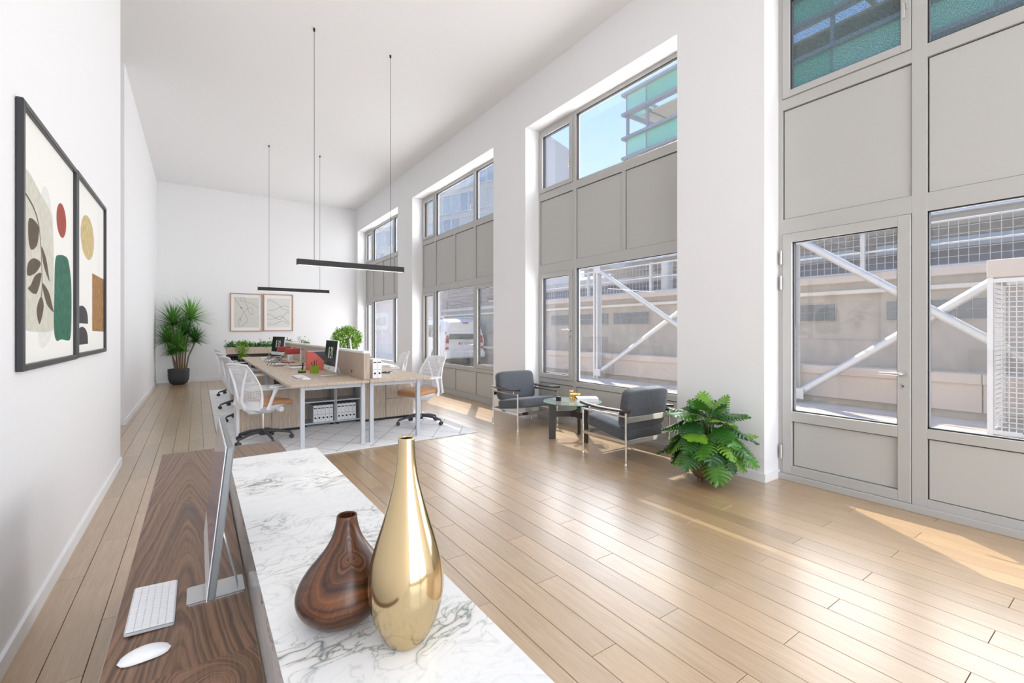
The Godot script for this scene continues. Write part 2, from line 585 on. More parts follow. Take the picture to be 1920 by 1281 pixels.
# one framed opening of a window: y and z are the clear opening between the fixed bars
func infill(win: Node, kind: String, z0: float, z1: float, y0: float, y1: float, o := {}) -> void:
	if kind == "panel":
		var b := MB.new()
		b.bb(XG + 0.028, XG + 0.05, y0, y1, z0, z1)
		part("panel_backing", b, M.gasket, win)
		b = MB.new()
		b.bb(XG + 0.016, XG + 0.03, y0 + 0.004, y1 - 0.008, z0 + 0.008, z1 - 0.004, 0.002)
		part("panel", b, M.panel, win)
		return
	var host := win
	var a0 := z0; var a1 := z1; var c0 := y0; var c1 := y1
	if kind != "glass":
		# an opening sash: a frame of its own, a little proud of the fixed frame
		var sw: float = o.get("w", 0.065)
		var s := MB.new()
		var xa := XG - 0.012; var xb := XG + 0.05
		s.bb(xa, xb, y0 + 0.003, y1 - 0.003, z0 + 0.003, z0 + sw, 0.003)
		s.bb(xa, xb, y0 + 0.003, y1 - 0.003, z1 - sw, z1 - 0.003, 0.003)
		s.bb(xa, xb, y1 - sw, y1 - 0.003, z0 + sw, z1 - sw, 0.003)
		s.bb(xa, xb, y0 + 0.003, y0 + sw, z0 + sw, z1 - sw, 0.003)
		if o.has("mid"):
			s.bb(xa, xb, o.mid[0], o.mid[1], z0 + sw, z1 - sw, 0.003)
		host = part(o.get("name", "sash"), s, M.frame, win)
		var g := MB.new()   # dark joint round the sash
		g.bb(XG + 0.02, XG + 0.03, y0, y1, z0, z0 + 0.02)
		g.bb(XG + 0.02, XG + 0.03, y0, y1, z1 - 0.02, z1)
		g.bb(XG + 0.02, XG + 0.03, y1 - 0.02, y1, z0, z1)
		g.bb(XG + 0.02, XG + 0.03, y0, y0 + 0.02, z0, z1)
		part("joint_seal", g, M.gasket, win)
		a0 = z0 + sw; a1 = z1 - sw; c0 = y0 + sw; c1 = y1 - sw
		if o.has("mid"):
			infill(win, "panel", a0, a1, c0, o.mid[0])
			c0 = o.mid[1]
		if o.has("handle"): handle(host, o.handle, z1 - 0.03 if not o.has("hz") else o.hz, o.get("lever", "down"))
		if o.has("hinges"):
			for hy in o.hinges:
				var h := MB.new()
				h.cyl(Vector3(XG - 0.02, hy - 0.06, z0 - 0.004), Vector3(XG - 0.02, hy + 0.06, z0 - 0.004), 0.011, 0.011, 10)
				h.cyl(Vector3(XG - 0.02, hy - 0.021, z0 - 0.004), Vector3(XG - 0.02, hy - 0.017, z0 - 0.004), 0.0118, 0.0118, 10)
				h.cyl(Vector3(XG - 0.02, hy + 0.017, z0 - 0.004), Vector3(XG - 0.02, hy + 0.021, z0 - 0.004), 0.0118, 0.0118, 10)
				part("hinge", h, M.steel, host)
	var q := MB.new()
	var gs := 0.009
	q.bb(XG + 0.012, XG + 0.052, c0, c1, a0, a0 + gs)
	q.bb(XG + 0.012, XG + 0.052, c0, c1, a1 - gs, a1)
	q.bb(XG + 0.012, XG + 0.052, c0, c0 + gs, a0, a1)
	q.bb(XG + 0.012, XG + 0.052, c1 - gs, c1, a0, a1)
	part("gasket", q, M.gasket, host)
	q = MB.new()
	q.bb(XG + 0.04, XG + 0.046, c0 + gs, c1 - gs, a0 + gs, a1 - gs)
	part("pane", q, o.get("mat", M.pane), host)

func handle(host: Node, y: float, z: float, lever: String) -> void:
	var b := MB.new()
	var x := XG - 0.012
	if lever == "down":
		b.bb(x - 0.008, x, y - 0.03, y + 0.03, z - 0.011, z + 0.011, 0.003)
		b.tube([Vector3(x, y, z), Vector3(x - 0.035, y, z), Vector3(x - 0.042, y - 0.015, z), Vector3(x - 0.042, y - 0.11, z)], 0.0085, 8)
	else:
		b.tube([Vector3(x, y, z), Vector3(x - 0.01, y, z)], 0.024, 16)
		b.tube([Vector3(x, y, z), Vector3(x - 0.045, y, z), Vector3(x - 0.052, y, z - 0.02), Vector3(x - 0.05, y, z - 0.13)], [0.011, 0.010, 0.0105, 0.008], 10)
		b.cyl(Vector3(x, y - 0.085, z), Vector3(x - 0.006, y - 0.085, z), 0.011, 0.011, 12)
		b.bb(x - 0.006, x, y - 0.105, y - 0.085, z - 0.005, z + 0.005)
	part("handle", b, M.steel, host)

func window(k: int, label: String) -> Node3D:
	var w := Node3D.new()
	w.name = "window_%d" % k
	add_child(w)
	w.set_meta("kind", "structure")
	tag(w, label, "window")
	return w

func bars(w: Node, rails: Array, posts: Array, z0: float, z1: float) -> void:
	for r in rails:
		var b := MB.new()
		b.bb(XG + 0.001, XG + 0.075, r[0], r[1], r[2] if r.size() > 2 else z0, r[3] if r.size() > 2 else z1, 0.002)
		part("rail", b, M.frame, w)
	for p in posts:
		var b := MB.new()
		b.bb(XG, XG + 0.078, p[2], p[3], p[0], p[1], 0.002)
		part("mullion", b, M.frame, w)

func windows() -> void:
	var R := [[0.04, 0.105], [0.535, 0.605], [2.145, 2.275], [3.235, 3.345], [4.25, 4.3]]
	# window 4, with the door
	var w := window(4, "tall grey framed window bay with a glazed door, beside the leafy plant")
	var z0 := -1.975; var z1 := 0.75
	bars(w, [[2.145, 2.275], [3.235, 3.33], [4.25, 4.3], [0.04, 0.105, -0.975, z1], [0.535, 0.605, -0.975, z1]], [[z0, z0 + 0.035, 0.0, 4.3], [-1.06, -0.975, 0.0, 4.3], [-0.1, -0.02, 0.0, 4.3], [z1 - 0.04, z1, 0.0, 4.3]], z0, z1)
	var d := Node3D.new()
	d.name = "door_1"
	add_child(d)
	d.set_meta("kind", "structure")
	tag(d, "grey aluminium door with tall glass pane, lower panel and lever handle", "door")
	infill(d, "sash", z0 + 0.035, -1.06, 0.05, 2.145, {"name": "door_leaf", "w": 0.078, "mid": [0.515, 0.6], "handle": 0.985, "hz": -1.105, "lever": "side", "hinges": [0.24, 1.72, 1.94]})
	infill(w, "glass", -0.975, -0.1, 0.605, 2.145)
	infill(w, "panel", -0.975, -0.1, 0.105, 0.535)
	infill(w, "panel", z0 + 0.035, -1.06, 2.275, 3.235)
	infill(w, "panel", -0.975, -0.1, 2.275, 3.235)
	var film := screen_film()
	infill(w, "sash", z0 + 0.035, -1.06, 3.33, 4.25, {"w": 0.06, "handle": 3.66, "mat": film})
	infill(w, "glass", -0.975, -0.1, 3.33, 4.25, {"mat": film})
	infill(w, "glass", -0.02, z1 - 0.04, 0.605, 2.145)
	infill(w, "panel", -0.02, z1 - 0.04, 0.105, 0.535)
	infill(w, "panel", -0.02, z1 - 0.04, 2.275, 3.235)
	infill(w, "glass", -0.02, z1 - 0.04, 3.33, 4.25, {"mat": film})
	# window 3
	w = window(3, "tall grey framed window bay behind the two armchairs")
	z0 = -5.425; z1 = -2.835
	bars(w, R, [[z0, z0 + 0.035, 0.0, 4.3], [-4.665, -4.6, 0.0, 4.3], [-3.79, -3.735, 2.275, 3.235], [-3.79, -3.735, 0.105, 0.535], [z1 - 0.035, z1, 0.0, 4.3]], z0, z1)
	infill(w, "sash", z0 + 0.035, -4.665, 0.605, 2.145, {"handle": 1.31, "lever": "side", "hz": -4.7, "w": 0.07})
	infill(w, "glass", -4.6, z1 - 0.035, 0.605, 2.145)
	infill(w, "sash", z0 + 0.035, -4.665, 3.345, 4.25, {"handle": 3.66})
	infill(w, "glass", -4.6, z1 - 0.035, 3.345, 4.25)
	for y in [[2.275, 3.235], [0.105, 0.535]]:
		infill(w, "panel", z0 + 0.035, -4.665, y[0], y[1])
		infill(w, "panel", -4.6, -3.79, y[0], y[1])
		infill(w, "panel", -3.735, z1 - 0.035, y[0], y[1])
	# window 2
	w = window(2, "tall grey framed window bay that looks onto the parked white van")
	z0 = -9.735; z1 = -6.31
	bars(w, R, [[z0, z0 + 0.035, 0.0, 4.3], [-9.09, -9.02, 0.0, 4.3], [-8.19, -8.13, 2.275, 3.235], [-8.19, -8.13, 0.105, 0.535], [-7.4, -7.31, 0.0, 4.3], [z1 - 0.035, z1, 0.0, 4.3]], z0, z1)
	infill(w, "sash", z0 + 0.035, -9.09, 0.605, 2.145, {"handle": 1.25})
	infill(w, "glass", -9.02, -7.4, 0.605, 2.145)
	infill(w, "sash", -7.31, z1 - 0.035, 0.605, 2.145, {"name": "door_leaf", "w": 0.075, "handle": 1.03, "hz": -7.36, "lever": "side"})
	infill(w, "sash", z0 + 0.035, -9.09, 3.345, 4.25, {"handle": 3.66})
	infill(w, "glass", -9.02, -7.4, 3.345, 4.25)
	handle(w, 3.66, -7.42, "down")
	infill(w, "glass", -7.31, z1 - 0.035, 3.345, 4.25)
	for y in [[2.275, 3.235], [0.105, 0.535]]:
		for z in [[z0 + 0.035, -9.09], [-9.02, -8.19], [-8.13, -7.4], [-7.31, z1 - 0.035]]: infill(w, "panel", z[0], z[1], y[0], y[1])
	# window 1, above the parapet
	w = window(1, "tall grey framed window bay next to the back wall, above a low sill")
	z0 = -13.98; z1 = -10.63
	bars(w, [[0.41, 0.46], [2.145, 2.275], [3.235, 3.345], [4.25, 4.3]], [[z0, z0 + 0.035, 0.4, 4.3], [-13.35, -13.27, 0.4, 4.3], [-12.47, -12.41, 2.275, 3.235], [-11.65, -11.57, 0.4, 4.3], [z1 - 0.035, z1, 0.4, 4.3]], z0, z1)
	for y in [[0.46, 2.145], [3.345, 4.25]]:
		infill(w, "sash", z0 + 0.035, -13.35, y[0], y[1], {"handle": 1.25 if y[0] < 1 else 3.66})
		infill(w, "glass", -13.27, -11.65, y[0], y[1])
		handle(w, 1.25 if y[0] < 1 else 3.66, -11.66, "down")
		infill(w, "glass", -11.57, z1 - 0.035, y[0], y[1])
	for z in [[z0 + 0.035, -13.35], [-13.27, -12.47], [-12.41, -11.65], [-11.57, z1 - 0.035]]: infill(w, "panel", z[0], z[1], 2.275, 3.235)
	# threshold under the three bays that reach the floor
	for k in range(1, 4):
		var b := MB.new()
		b.bb(XG - 0.035, XG + 0.06, 0.0, 0.052, OPEN[k][0], OPEN[k][1], 0.003)
		struct("trim_%d" % (k + 1), b, M.frame)

func screen_film() -> StandardMaterial3D:
	# dark woven sun-screen film on the upper lights of the door bay
	var q := noise(11, 0.2, 2)
	var im := Image.create(384, 384, false, Image.FORMAT_RGBA8)
	for y in 384:
		for x in 384:
			var s := q.get_noise_2d(x * 2.0, y * 0.7)
			im.set_pixel(x, y, Color(0.34 + 0.1 * s, 0.42 + 0.1 * s, 0.43 + 0.1 * s, clampf(0.45 + 0.8 * s, 0.08, 0.9)))
	var m := mat(Color.WHITE, 0.5)
	m.albedo_texture = ImageTexture.create_from_image(im)
	m.transparency = BaseMaterial3D.TRANSPARENCY_ALPHA
	triplanar(m, Vector3(1.6, 1.6, 1.6))
	return m

func street() -> void:
	var nc := noise(21, 0.03, 4)
	var conc := tex(256, 256, func(x: int, y: int) -> Color:
		var a := 0.5 + 0.5 * nc.get_noise_2d(x, y)
		return rgb(168, 160, 150).lerp(rgb(196, 188, 176), a))
	M.conc = mat(Color.WHITE, 0.9); M.conc.albedo_texture = conc; triplanar(M.conc, Vector3(0.4, 0.25, 0.4))
	M.conc_pale = mat(rgb(212, 198, 185), 0.9)
	M.pave = mat(rgb(190, 175, 164), 0.9)
	M.slate = mat(rgb(128, 134, 150), 0.7)
	M.cream = mat(rgb(228, 220, 206), 0.8)
	beam("street_ground", 4.5, 70.0, -0.2, -0.04, -110.0, 25.0, M.pave)
	# far pavement with its kerb
	var b := MB.new()
	b.bb(7.2, 9.0, -0.04, 0.06, -11.6, 12, 0.01)
	struct("street_kerb", b, M.conc_pale)
	# exterior pier faces beside the frames
	# long concrete wall across the street, with a low wall before it
	var t := thing("concrete_wall", "long grey concrete wall with small glass block windows across the street", "wall")
	b = MB.new()
	b.bb(9.2, 9.7, -0.04, 2.12, -18.8, 8)
	part("wall", b, M.conc, t)
	b = MB.new()
	b.bb(9.1, 9.75, 2.12, 2.25, -18.8, 8, 0.01)
	part("coping", b, M.conc_pale, t)
	b = MB.new()
	b.bb(9.11, 9.2, 1.92, 1.99, -18.8, 8, 0.01)
	part("ledge", b, M.cream, t)
	var blockglass := mat(rgb(112, 118, 122), 0.15)
	for z in [-11.1, -9.85, -8.5, -5.4, -4.5, -2.62, 0.2]:
		var wz: float = 1.18
		b = MB.new()
		b.bb(9.18, 9.2, 1.46, 1.78, z, z + wz)
		var fr := part("block_window", b, M.conc, t)
		for i in 7:
			for j in 2:
				var g := MB.new()
				g.bb(9.168, 9.19, 1.475 + j * 0.15, 1.475 + j * 0.15 + 0.138, z + 0.015 + i * 0.166, z + 0.015 + i * 0.166 + 0.154, 0.006)
				part("glass_block", g, blockglass, fr)
	t = thing("low_wall", "pale low concrete wall with a flat cap in front of the grey wall", "wall")
	for k in 4:
		var z0 := -11.5 + k * 3.35
		b = MB.new()
		b.bb(8.8, 9.15, 0.17, 0.56, z0 + 0.006, z0 + 3.344, 0.004)
		part("wall_block", b, M.conc_pale, t)
		b = MB.new()
		b.bb(8.76, 9.18, 0.56, 0.70, z0 + 0.004, z0 + 3.346, 0.008)
		part("cap", b, M.conc_pale, t)
	b = MB.new()
	b.bb(8.86, 9.15, 0.06, 0.17, -11.5, 1.9)
	part("plinth", b, M.conc, t)
	# fence on the coping
	t = thing("mesh_fence", "grey wire mesh fence standing on top of the grey concrete wall", "fence")
	for k in 9:
		b = MB.new()
		b.bb(9.28, 9.34, 2.25, 3.0, -11.8 + k * 2.2, -11.74 + k * 2.2)
		part("post", b, M.galv, t)
	b = MB.new()
	for k in 7: b.bb(9.31, 9.318, 2.3 + k * 0.11, 2.305 + k * 0.11, -11.8, 6)
	for k in 161: b.bb(9.31, 9.318, 2.28, 2.98, -11.8 + k * 0.11, -11.795 + k * 0.11)
	part("wire_mesh", b, M.galv, t).set_meta("kind", "stuff")
	for y in [2.28, 2.62, 2.96]:
		b = MB.new()
		b.cyl(Vector3(9.31, y, -11.8), Vector3(9.31, y, 6), 0.016, 0.016, 8)
		part("rail", b, M.galv, t)
	# low slate-clad hall behind the fence
	t = thing("slate_hall", "long hall with dark blue-grey cladding behind the mesh fence", "building")
	b = MB.new(); b.bb(13.2, 15.4, -0.04, 3.05, -18.5, 14); part("wall", b, M.slate, t)
	b = MB.new(); b.bb(13.1, 15.4, 3.05, 3.38, -18.5, 14); part("fascia", b, M.cream, t)
	# steel canopy on posts with cross braces
	t = thing("steel_canopy", "pale galvanised steel canopy on posts with crossed braces across the street", "canopy")
	for z in [-8.51, -3.76, 0.05, 4.5]:
		b = MB.new()
		b.bb(8.52, 8.68, 0.06, 3.05, z - 0.012, z + 0.012)
		b.bb(8.52, 8.535, 0.06, 3.05, z - 0.08, z + 0.08)
		b.bb(8.665, 8.68, 0.06, 3.05, z - 0.08, z + 0.08)
		part("post", b, M.galv, t)
		b = MB.new(); b.bb(8.5, 12.4, 3.0, 3.14, z - 0.06, z + 0.06); part("cross_beam", b, M.galv, t)
		b = MB.new(); b.bb(9.45, 9.63, 2.25, 3.0, z + 1.35, z + 1.53); part("stub_post", b, M.galv, t)
	for q in [[-8.4, -4.1], [-3.65, -0.05]]:
		var ya := 2.87; var yb := 0.22
		for s in 2:
			b = MB.new()
			b.tube([Vector3(8.5 + 0.03 * s, ya if s == 0 else yb, q[0]), Vector3(8.5 + 0.03 * s, yb if s == 0 else ya, q[1])], 0.062, 4, true, 0.25, Vector3(1, 0, 0))
			part("brace", b, M.galv, t)
			for e in [[q[0], ya if s == 0 else yb], [q[1], yb if s == 0 else ya]]:
				b = MB.new(); b.bb(8.485, 8.5, e[1] - 0.09, e[1] + 0.09, e[0] - 0.1, e[0] + 0.1)
				part("gusset_plate", b, M.galv, t)
	for q in [[8.6, 3.06], [9.7, 3.14], [10.9, 3.14], [12.2, 3.14]]:
		b = MB.new()
		b.bb(q[0] - 0.07, q[0] + 0.07, q[1], q[1] + 0.02, -11.4, 8)
		b.bb(q[0] - 0.01, q[0] + 0.01, q[1] + 0.02, q[1] + 0.2, -11.4, 8)
		b.bb(q[0] - 0.07, q[0] + 0.07, q[1] + 0.2, q[1] + 0.22, -11.4, 8)
		part("purlin", b, M.galv, t)
	b = MB.new()
	for k in 12: b.bb(10.0 + k * 0.22, 10.11 + k * 0.22, 3.38, 3.42, -11.4, 8)
	b.bb(10.0, 12.6, 3.42, 3.44, -11.4, 8)
	part("roof_sheet", b, M.galv, t)
	cage()
	scooter()
	van()
	far_buildings()

func cage() -> void:
	var t := thing("equipment_cage", "white framed wire cage under a pale box, standing on the far pavement", "cage", Vector3(7.68, 0.06, -1.2))
	var w := mat(rgb(232, 232, 230), 0.5)
	var b := MB.new(); b.bb(-0.03, 0.75, 1.86, 2.07, -0.03, 1.6, 0.01); part("top_box", b, M.conc_pale, t)
	b = MB.new(); b.bb(0.3, 0.7, 0.1, 1.8, 0.25, 0.75, 0.01); part("cabinet", b, mat(rgb(150, 150, 148), 0.6), t)
	for p in [[0, 0], [0.72, 0], [0, 1.57], [0.72, 1.57]]:
		b = MB.new(); b.bb(p[0] - 0.025, p[0] + 0.025, 0, 1.86, p[1] - 0.025, p[1] + 0.025); part("corner_post", b, w, t)
	for y in [0.03, 1.8]:
		b = MB.new(); b.bb(0, 0.72, y, y + 0.045, -0.02, 0.02); b.bb(-0.02, 0.02, y, y + 0.045, 0, 1.57); part("frame_rail", b, w, t)
	b = MB.new()
	for k in 27: b.bb(-0.004, 0.004, 0.06, 1.82, 0.03 + k * 0.058, 0.038 + k * 0.058)
	for k in 31: b.bb(-0.004, 0.004, 0.06 + k * 0.058, 0.068 + k * 0.058, 0, 1.57)
	for k in 12: b.bb(0.03 + k * 0.058, 0.038 + k * 0.058, 0.06, 1.82, -0.004, 0.004)
	for k in 31: b.bb(0, 0.72, 0.06 + k * 0.058, 0.068 + k * 0.058, -0.004, 0.004)
	part("wire_mesh", b, w, t).set_meta("kind", "stuff")

func scooter() -> void:
	var t := thing("kick_scooter", "dark grey electric kick scooter parked before the wire cage", "scooter", Vector3(7.25, -0.04, -0.78), 0.35)
	var g := mat(rgb(82, 84, 88), 0.5)
	for z in [0.0, 0.95]:
		var b := MB.new()
		var rows := []
		for i in 24:
			var a := TAU * i / 24
			var row := []
			for j in 10:
				var c := TAU * j / 10
				row.append(Vector3(sin(c) * 0.026, 0.11 + cos(a) * (0.085 + cos(c) * 0.026), z + sin(a) * (0.085 + cos(c) * 0.026)))
			rows.append(row)
		b.grid(rows, true, true)
		var wh := part("wheel", b, M.black, t)
		b = MB.new(); b.cyl(Vector3(-0.02, 0.11, z), Vector3(0.02, 0.11, z), 0.065, 0.065, 16); part("hub", b, g, wh)
	var b := MB.new(); b.box(Vector3(0, 0.13, 0.5), Vector3(0.15, 0.04, 0.62), 0.012); part("deck", b, g, t)
	b = MB.new(); b.tube([Vector3(0, 0.16, 0.02), Vector3(0, 0.4, 0.08), Vector3(0, 1.05, 0.24)], [0.03, 0.024, 0.02], 10); part("stem", b, g, t)
	b = MB.new(); b.cyl(Vector3(-0.22, 1.06, 0.24), Vector3(0.22, 1.06, 0.24), 0.016, 0.016, 10); part("handlebar", b, M.black, t)
	b = MB.new(); b.box(Vector3(0, 0.24, -0.01), Vector3(0.07, 0.02, 0.2), 0.008); part("mudguard", b, M.black, t)

func van() -> void:
	# rear towards the camera; local +z is the rear, x across, 1.74 m wide
	var t := thing("van", "white van with dark rear window and red tail lights parked in the street", "van", Vector3(8.2, -0.04, -14.95))
	var paint := mat(rgb(242, 238, 230), 0.3)
	paint.clearcoat_enabled = true; paint.clearcoat = 0.6
	var b := MB.new()
	# sections along the length: z, half width, bottom, shoulder height, roof height, roof half width
	var sec := [[0.0, 0.83, 0.42, 1.0, 1.66, 0.60], [-0.1, 0.87, 0.36, 1.05, 1.74, 0.66], [-0.6, 0.88, 0.34, 1.08, 1.80, 0.68], [-1.6, 0.88, 0.34, 1.08, 1.80, 0.68], [-2.6, 0.87, 0.34, 1.06, 1.74, 0.64], [-3.1, 0.86, 0.34, 1.0, 1.45, 0.60], [-3.4, 0.85, 0.34, 0.98, 1.12, 0.62], [-4.1, 0.78, 0.36, 0.86, 0.92, 0.6]]
	var rows := []
	for s in sec:
		var k := []
		for p in [[-1.0, s[2]], [-1.0, s[3]], [-s[5] / s[1] - 0.06, s[4] - 0.12], [-s[5] / s[1] + 0.05, s[4] - 0.02], [0, s[4]], [s[5] / s[1] - 0.05, s[4] - 0.02], [s[5] / s[1] + 0.06, s[4] - 0.12], [1.0, s[3]], [1.0, s[2]]]:
			k.append(Vector3(p[0] * s[1], p[1], s[0]))
		rows.append(k)
	b.grid(rows)
	for e in [0, rows.size() - 1]:
		var r: Array = rows[e]
		var c := Vector3(0, 0.7, sec[e][0])
		for j in r.size():
			var p: Vector3 = r[j]; var q: Vector3 = r[(j + 1) % r.size()]
			if e == 0: b.tri(c, q, p)
			else: b.tri(c, p, q)
	part("body", b, paint, t)
	b = MB.new(); b.box(Vector3(0, 0.45, 0.03), Vector3(1.68, 0.26, 0.16), 0.05); part("bumper", b, paint, t)
	var dk := mat(rgb(46, 52, 60), 0.12)
	b = MB.new()
	b.t = Transform3D(Basis(Vector3.RIGHT, -0.11), Vector3(0, 1.02, 0.01))
	b.prism_up(PackedVector2Array([Vector2(-0.66, 0.0), Vector2(0.66, 0.0), Vector2(0.6, 0.5), Vector2(0.5, 0.56), Vector2(-0.5, 0.56), Vector2(-0.6, 0.5)]), 0.012)
	part("rear_window", b, dk, t)
	for s in [-1, 1]:
		b = MB.new()
		b.t = Transform3D(Basis(Vector3.RIGHT, -0.09), Vector3(s * 0.75, 0.72, 0.0))
		b.box(Vector3(s * -0.03, 0.36, 0.01), Vector3(0.13, 0.42, 0.06), 0.02)
		var l := part("tail_light", b, mat(rgb(170, 40, 44), 0.2), t)
		b = MB.new()
		b.t = Transform3D(Basis(Vector3.RIGHT, -0.09), Vector3(s * 0.75, 0.72, 0.0))
		b.box(Vector3(0, 0.1, 0.012), Vector3(0.14, 0.15, 0.06), 0.02)
		part("clear_lens", b, mat(rgb(222, 206, 200), 0.2), l)
		b = MB.new()
		b.t = Transform3D(Basis(Vector3.RIGHT, -0.09), Vector3(s * 0.75, 0.72, 0.0))
		b.box(Vector3(0, -0.02, 0.012), Vector3(0.14, 0.09, 0.06), 0.02)
		part("lower_lens", b, mat(rgb(176, 44, 48), 0.2), l)
		b = MB.new(); b.tube([Vector3(s * 0.62, 1.79, -0.5), Vector3(s * 0.62, 1.85, -0.62), Vector3(s * 0.62, 1.86, -2.0), Vector3(s * 0.62, 1.8, -2.15)], 0.016, 8); part("roof_rail", b, M.galv, t)
		b = MB.new(); b.bb(s * 0.866, s * 0.886, 1.1, 1.55, -1.35, -0.45, 0.008)
		b.t = Transform3D(); part("side_window", b, dk, t)
		for z in [-0.75, -3.35]:
			b = MB.new(); b.cyl(Vector3(s * 0.66, 0.32, z), Vector3(s * 0.885, 0.32, z), 0.32, 0.32, 24)
			var wh := part("wheel", b, M.black, t)
			b = MB.new(); b.cyl(Vector3(s * 0.88, 0.32, z), Vector3(s * 0.9, 0.32, z), 0.2, 0.17, 20); part("rim", b, M.alu, wh)
	b = MB.new(); b.box(Vector3(0.0, 1.63, 0.05), Vector3(0.24, 0.05, 0.05), 0.01); part("brake_light", b, mat(rgb(170, 40, 44), 0.3), t)
	b = MB.new(); b.box(Vector3(0.02, 0.86, 0.01), Vector3(0.56, 0.13, 0.03), 0.006)
	var pl := part("licence_plate", b, mat(rgb(240, 240, 240), 0.5), t)
	lettering("GE 42351", 0.095, rgb(50, 50, 54), Vector3(0.03, 0.86, 0.028), 0.0, pl)
	b = MB.new(); b.box(Vector3(-0.235, 0.86, 0.027), Vector3(0.05, 0.09, 0.003)); part("plate_badge", b, mat(rgb(180, 40, 44), 0.5), pl)
	b = MB.new(); b.box(Vector3(0.1, 1.0, 0.01), Vector3(0.22, 0.03, 0.03), 0.01); part("tailgate_handle", b, M.alu, t)
	b = MB.new(); b.tube([Vector3(-0.1, 1.1, 0.04), Vector3(-0.3, 1.13, 0.04), Vector3(-0.48, 1.12, 0.04)], 0.008, 6); part("wiper", b, M.black, t)

func lettering(text: String, h: float, c: Color, at: Vector3, turn: float, parent: Node, squash := 1.0, called := "lettering") -> MeshInstance3D:
	var tm := TextMesh.new()
	var f := SystemFont.new()
	f.font_names = PackedStringArray(["Droid Sans"])
	tm.font = f
	tm.text = text
	tm.font_size = 64
	tm.pixel_size = h / 64.0 * 1.25
	tm.depth = 0.001
	var m := MeshInstance3D.new()
	m.name = called
	m.mesh = tm
	m.material_override = mat(c, 0.6)
	m.position = at
	m.rotation.y = turn
	m.scale = Vector3(squash, 1, 1)
	parent.add_child(m, true)
	return m

func window_grid(t: Node3D, w: float, y0: float, pitch_y: float, rows: int, pitch_x: float, cols: int, sx: float, sy: float, gl: Array, fr: Material) -> void:
	var pane := MB.new(); pane.box(Vector3.ZERO, Vector3(sx, sy, 0.06))
	var pm := pane.mesh()
	var bar := MB.new()
	bar.bb(-sx / 2 - 0.04, sx / 2 + 0.04, -sy / 2 - 0.06, -sy / 2, -0.05, 0.1)
	bar.bb(-sx / 2 - 0.04, sx / 2 + 0.04, sy / 2, sy / 2 + 0.06, -0.05, 0.1)
	bar.bb(-sx / 2 - 0.04, -sx / 2, -sy / 2, sy / 2, -0.05, 0.1)
	bar.bb(sx / 2, sx / 2 + 0.04, -sy / 2, sy / 2, -0.05, 0.1)
	var bm := bar.mesh()
	for r in rows:
		for c in cols:
			var o := part("window_frame", bm, fr, t)
			o.position = Vector3(-w / 2 + pitch_x * (c + 0.5), y0 + pitch_y * r, 0.02)
			part("pane", pm, gl[(r * 5 + c * 3 + c / 2) % gl.size()], o)

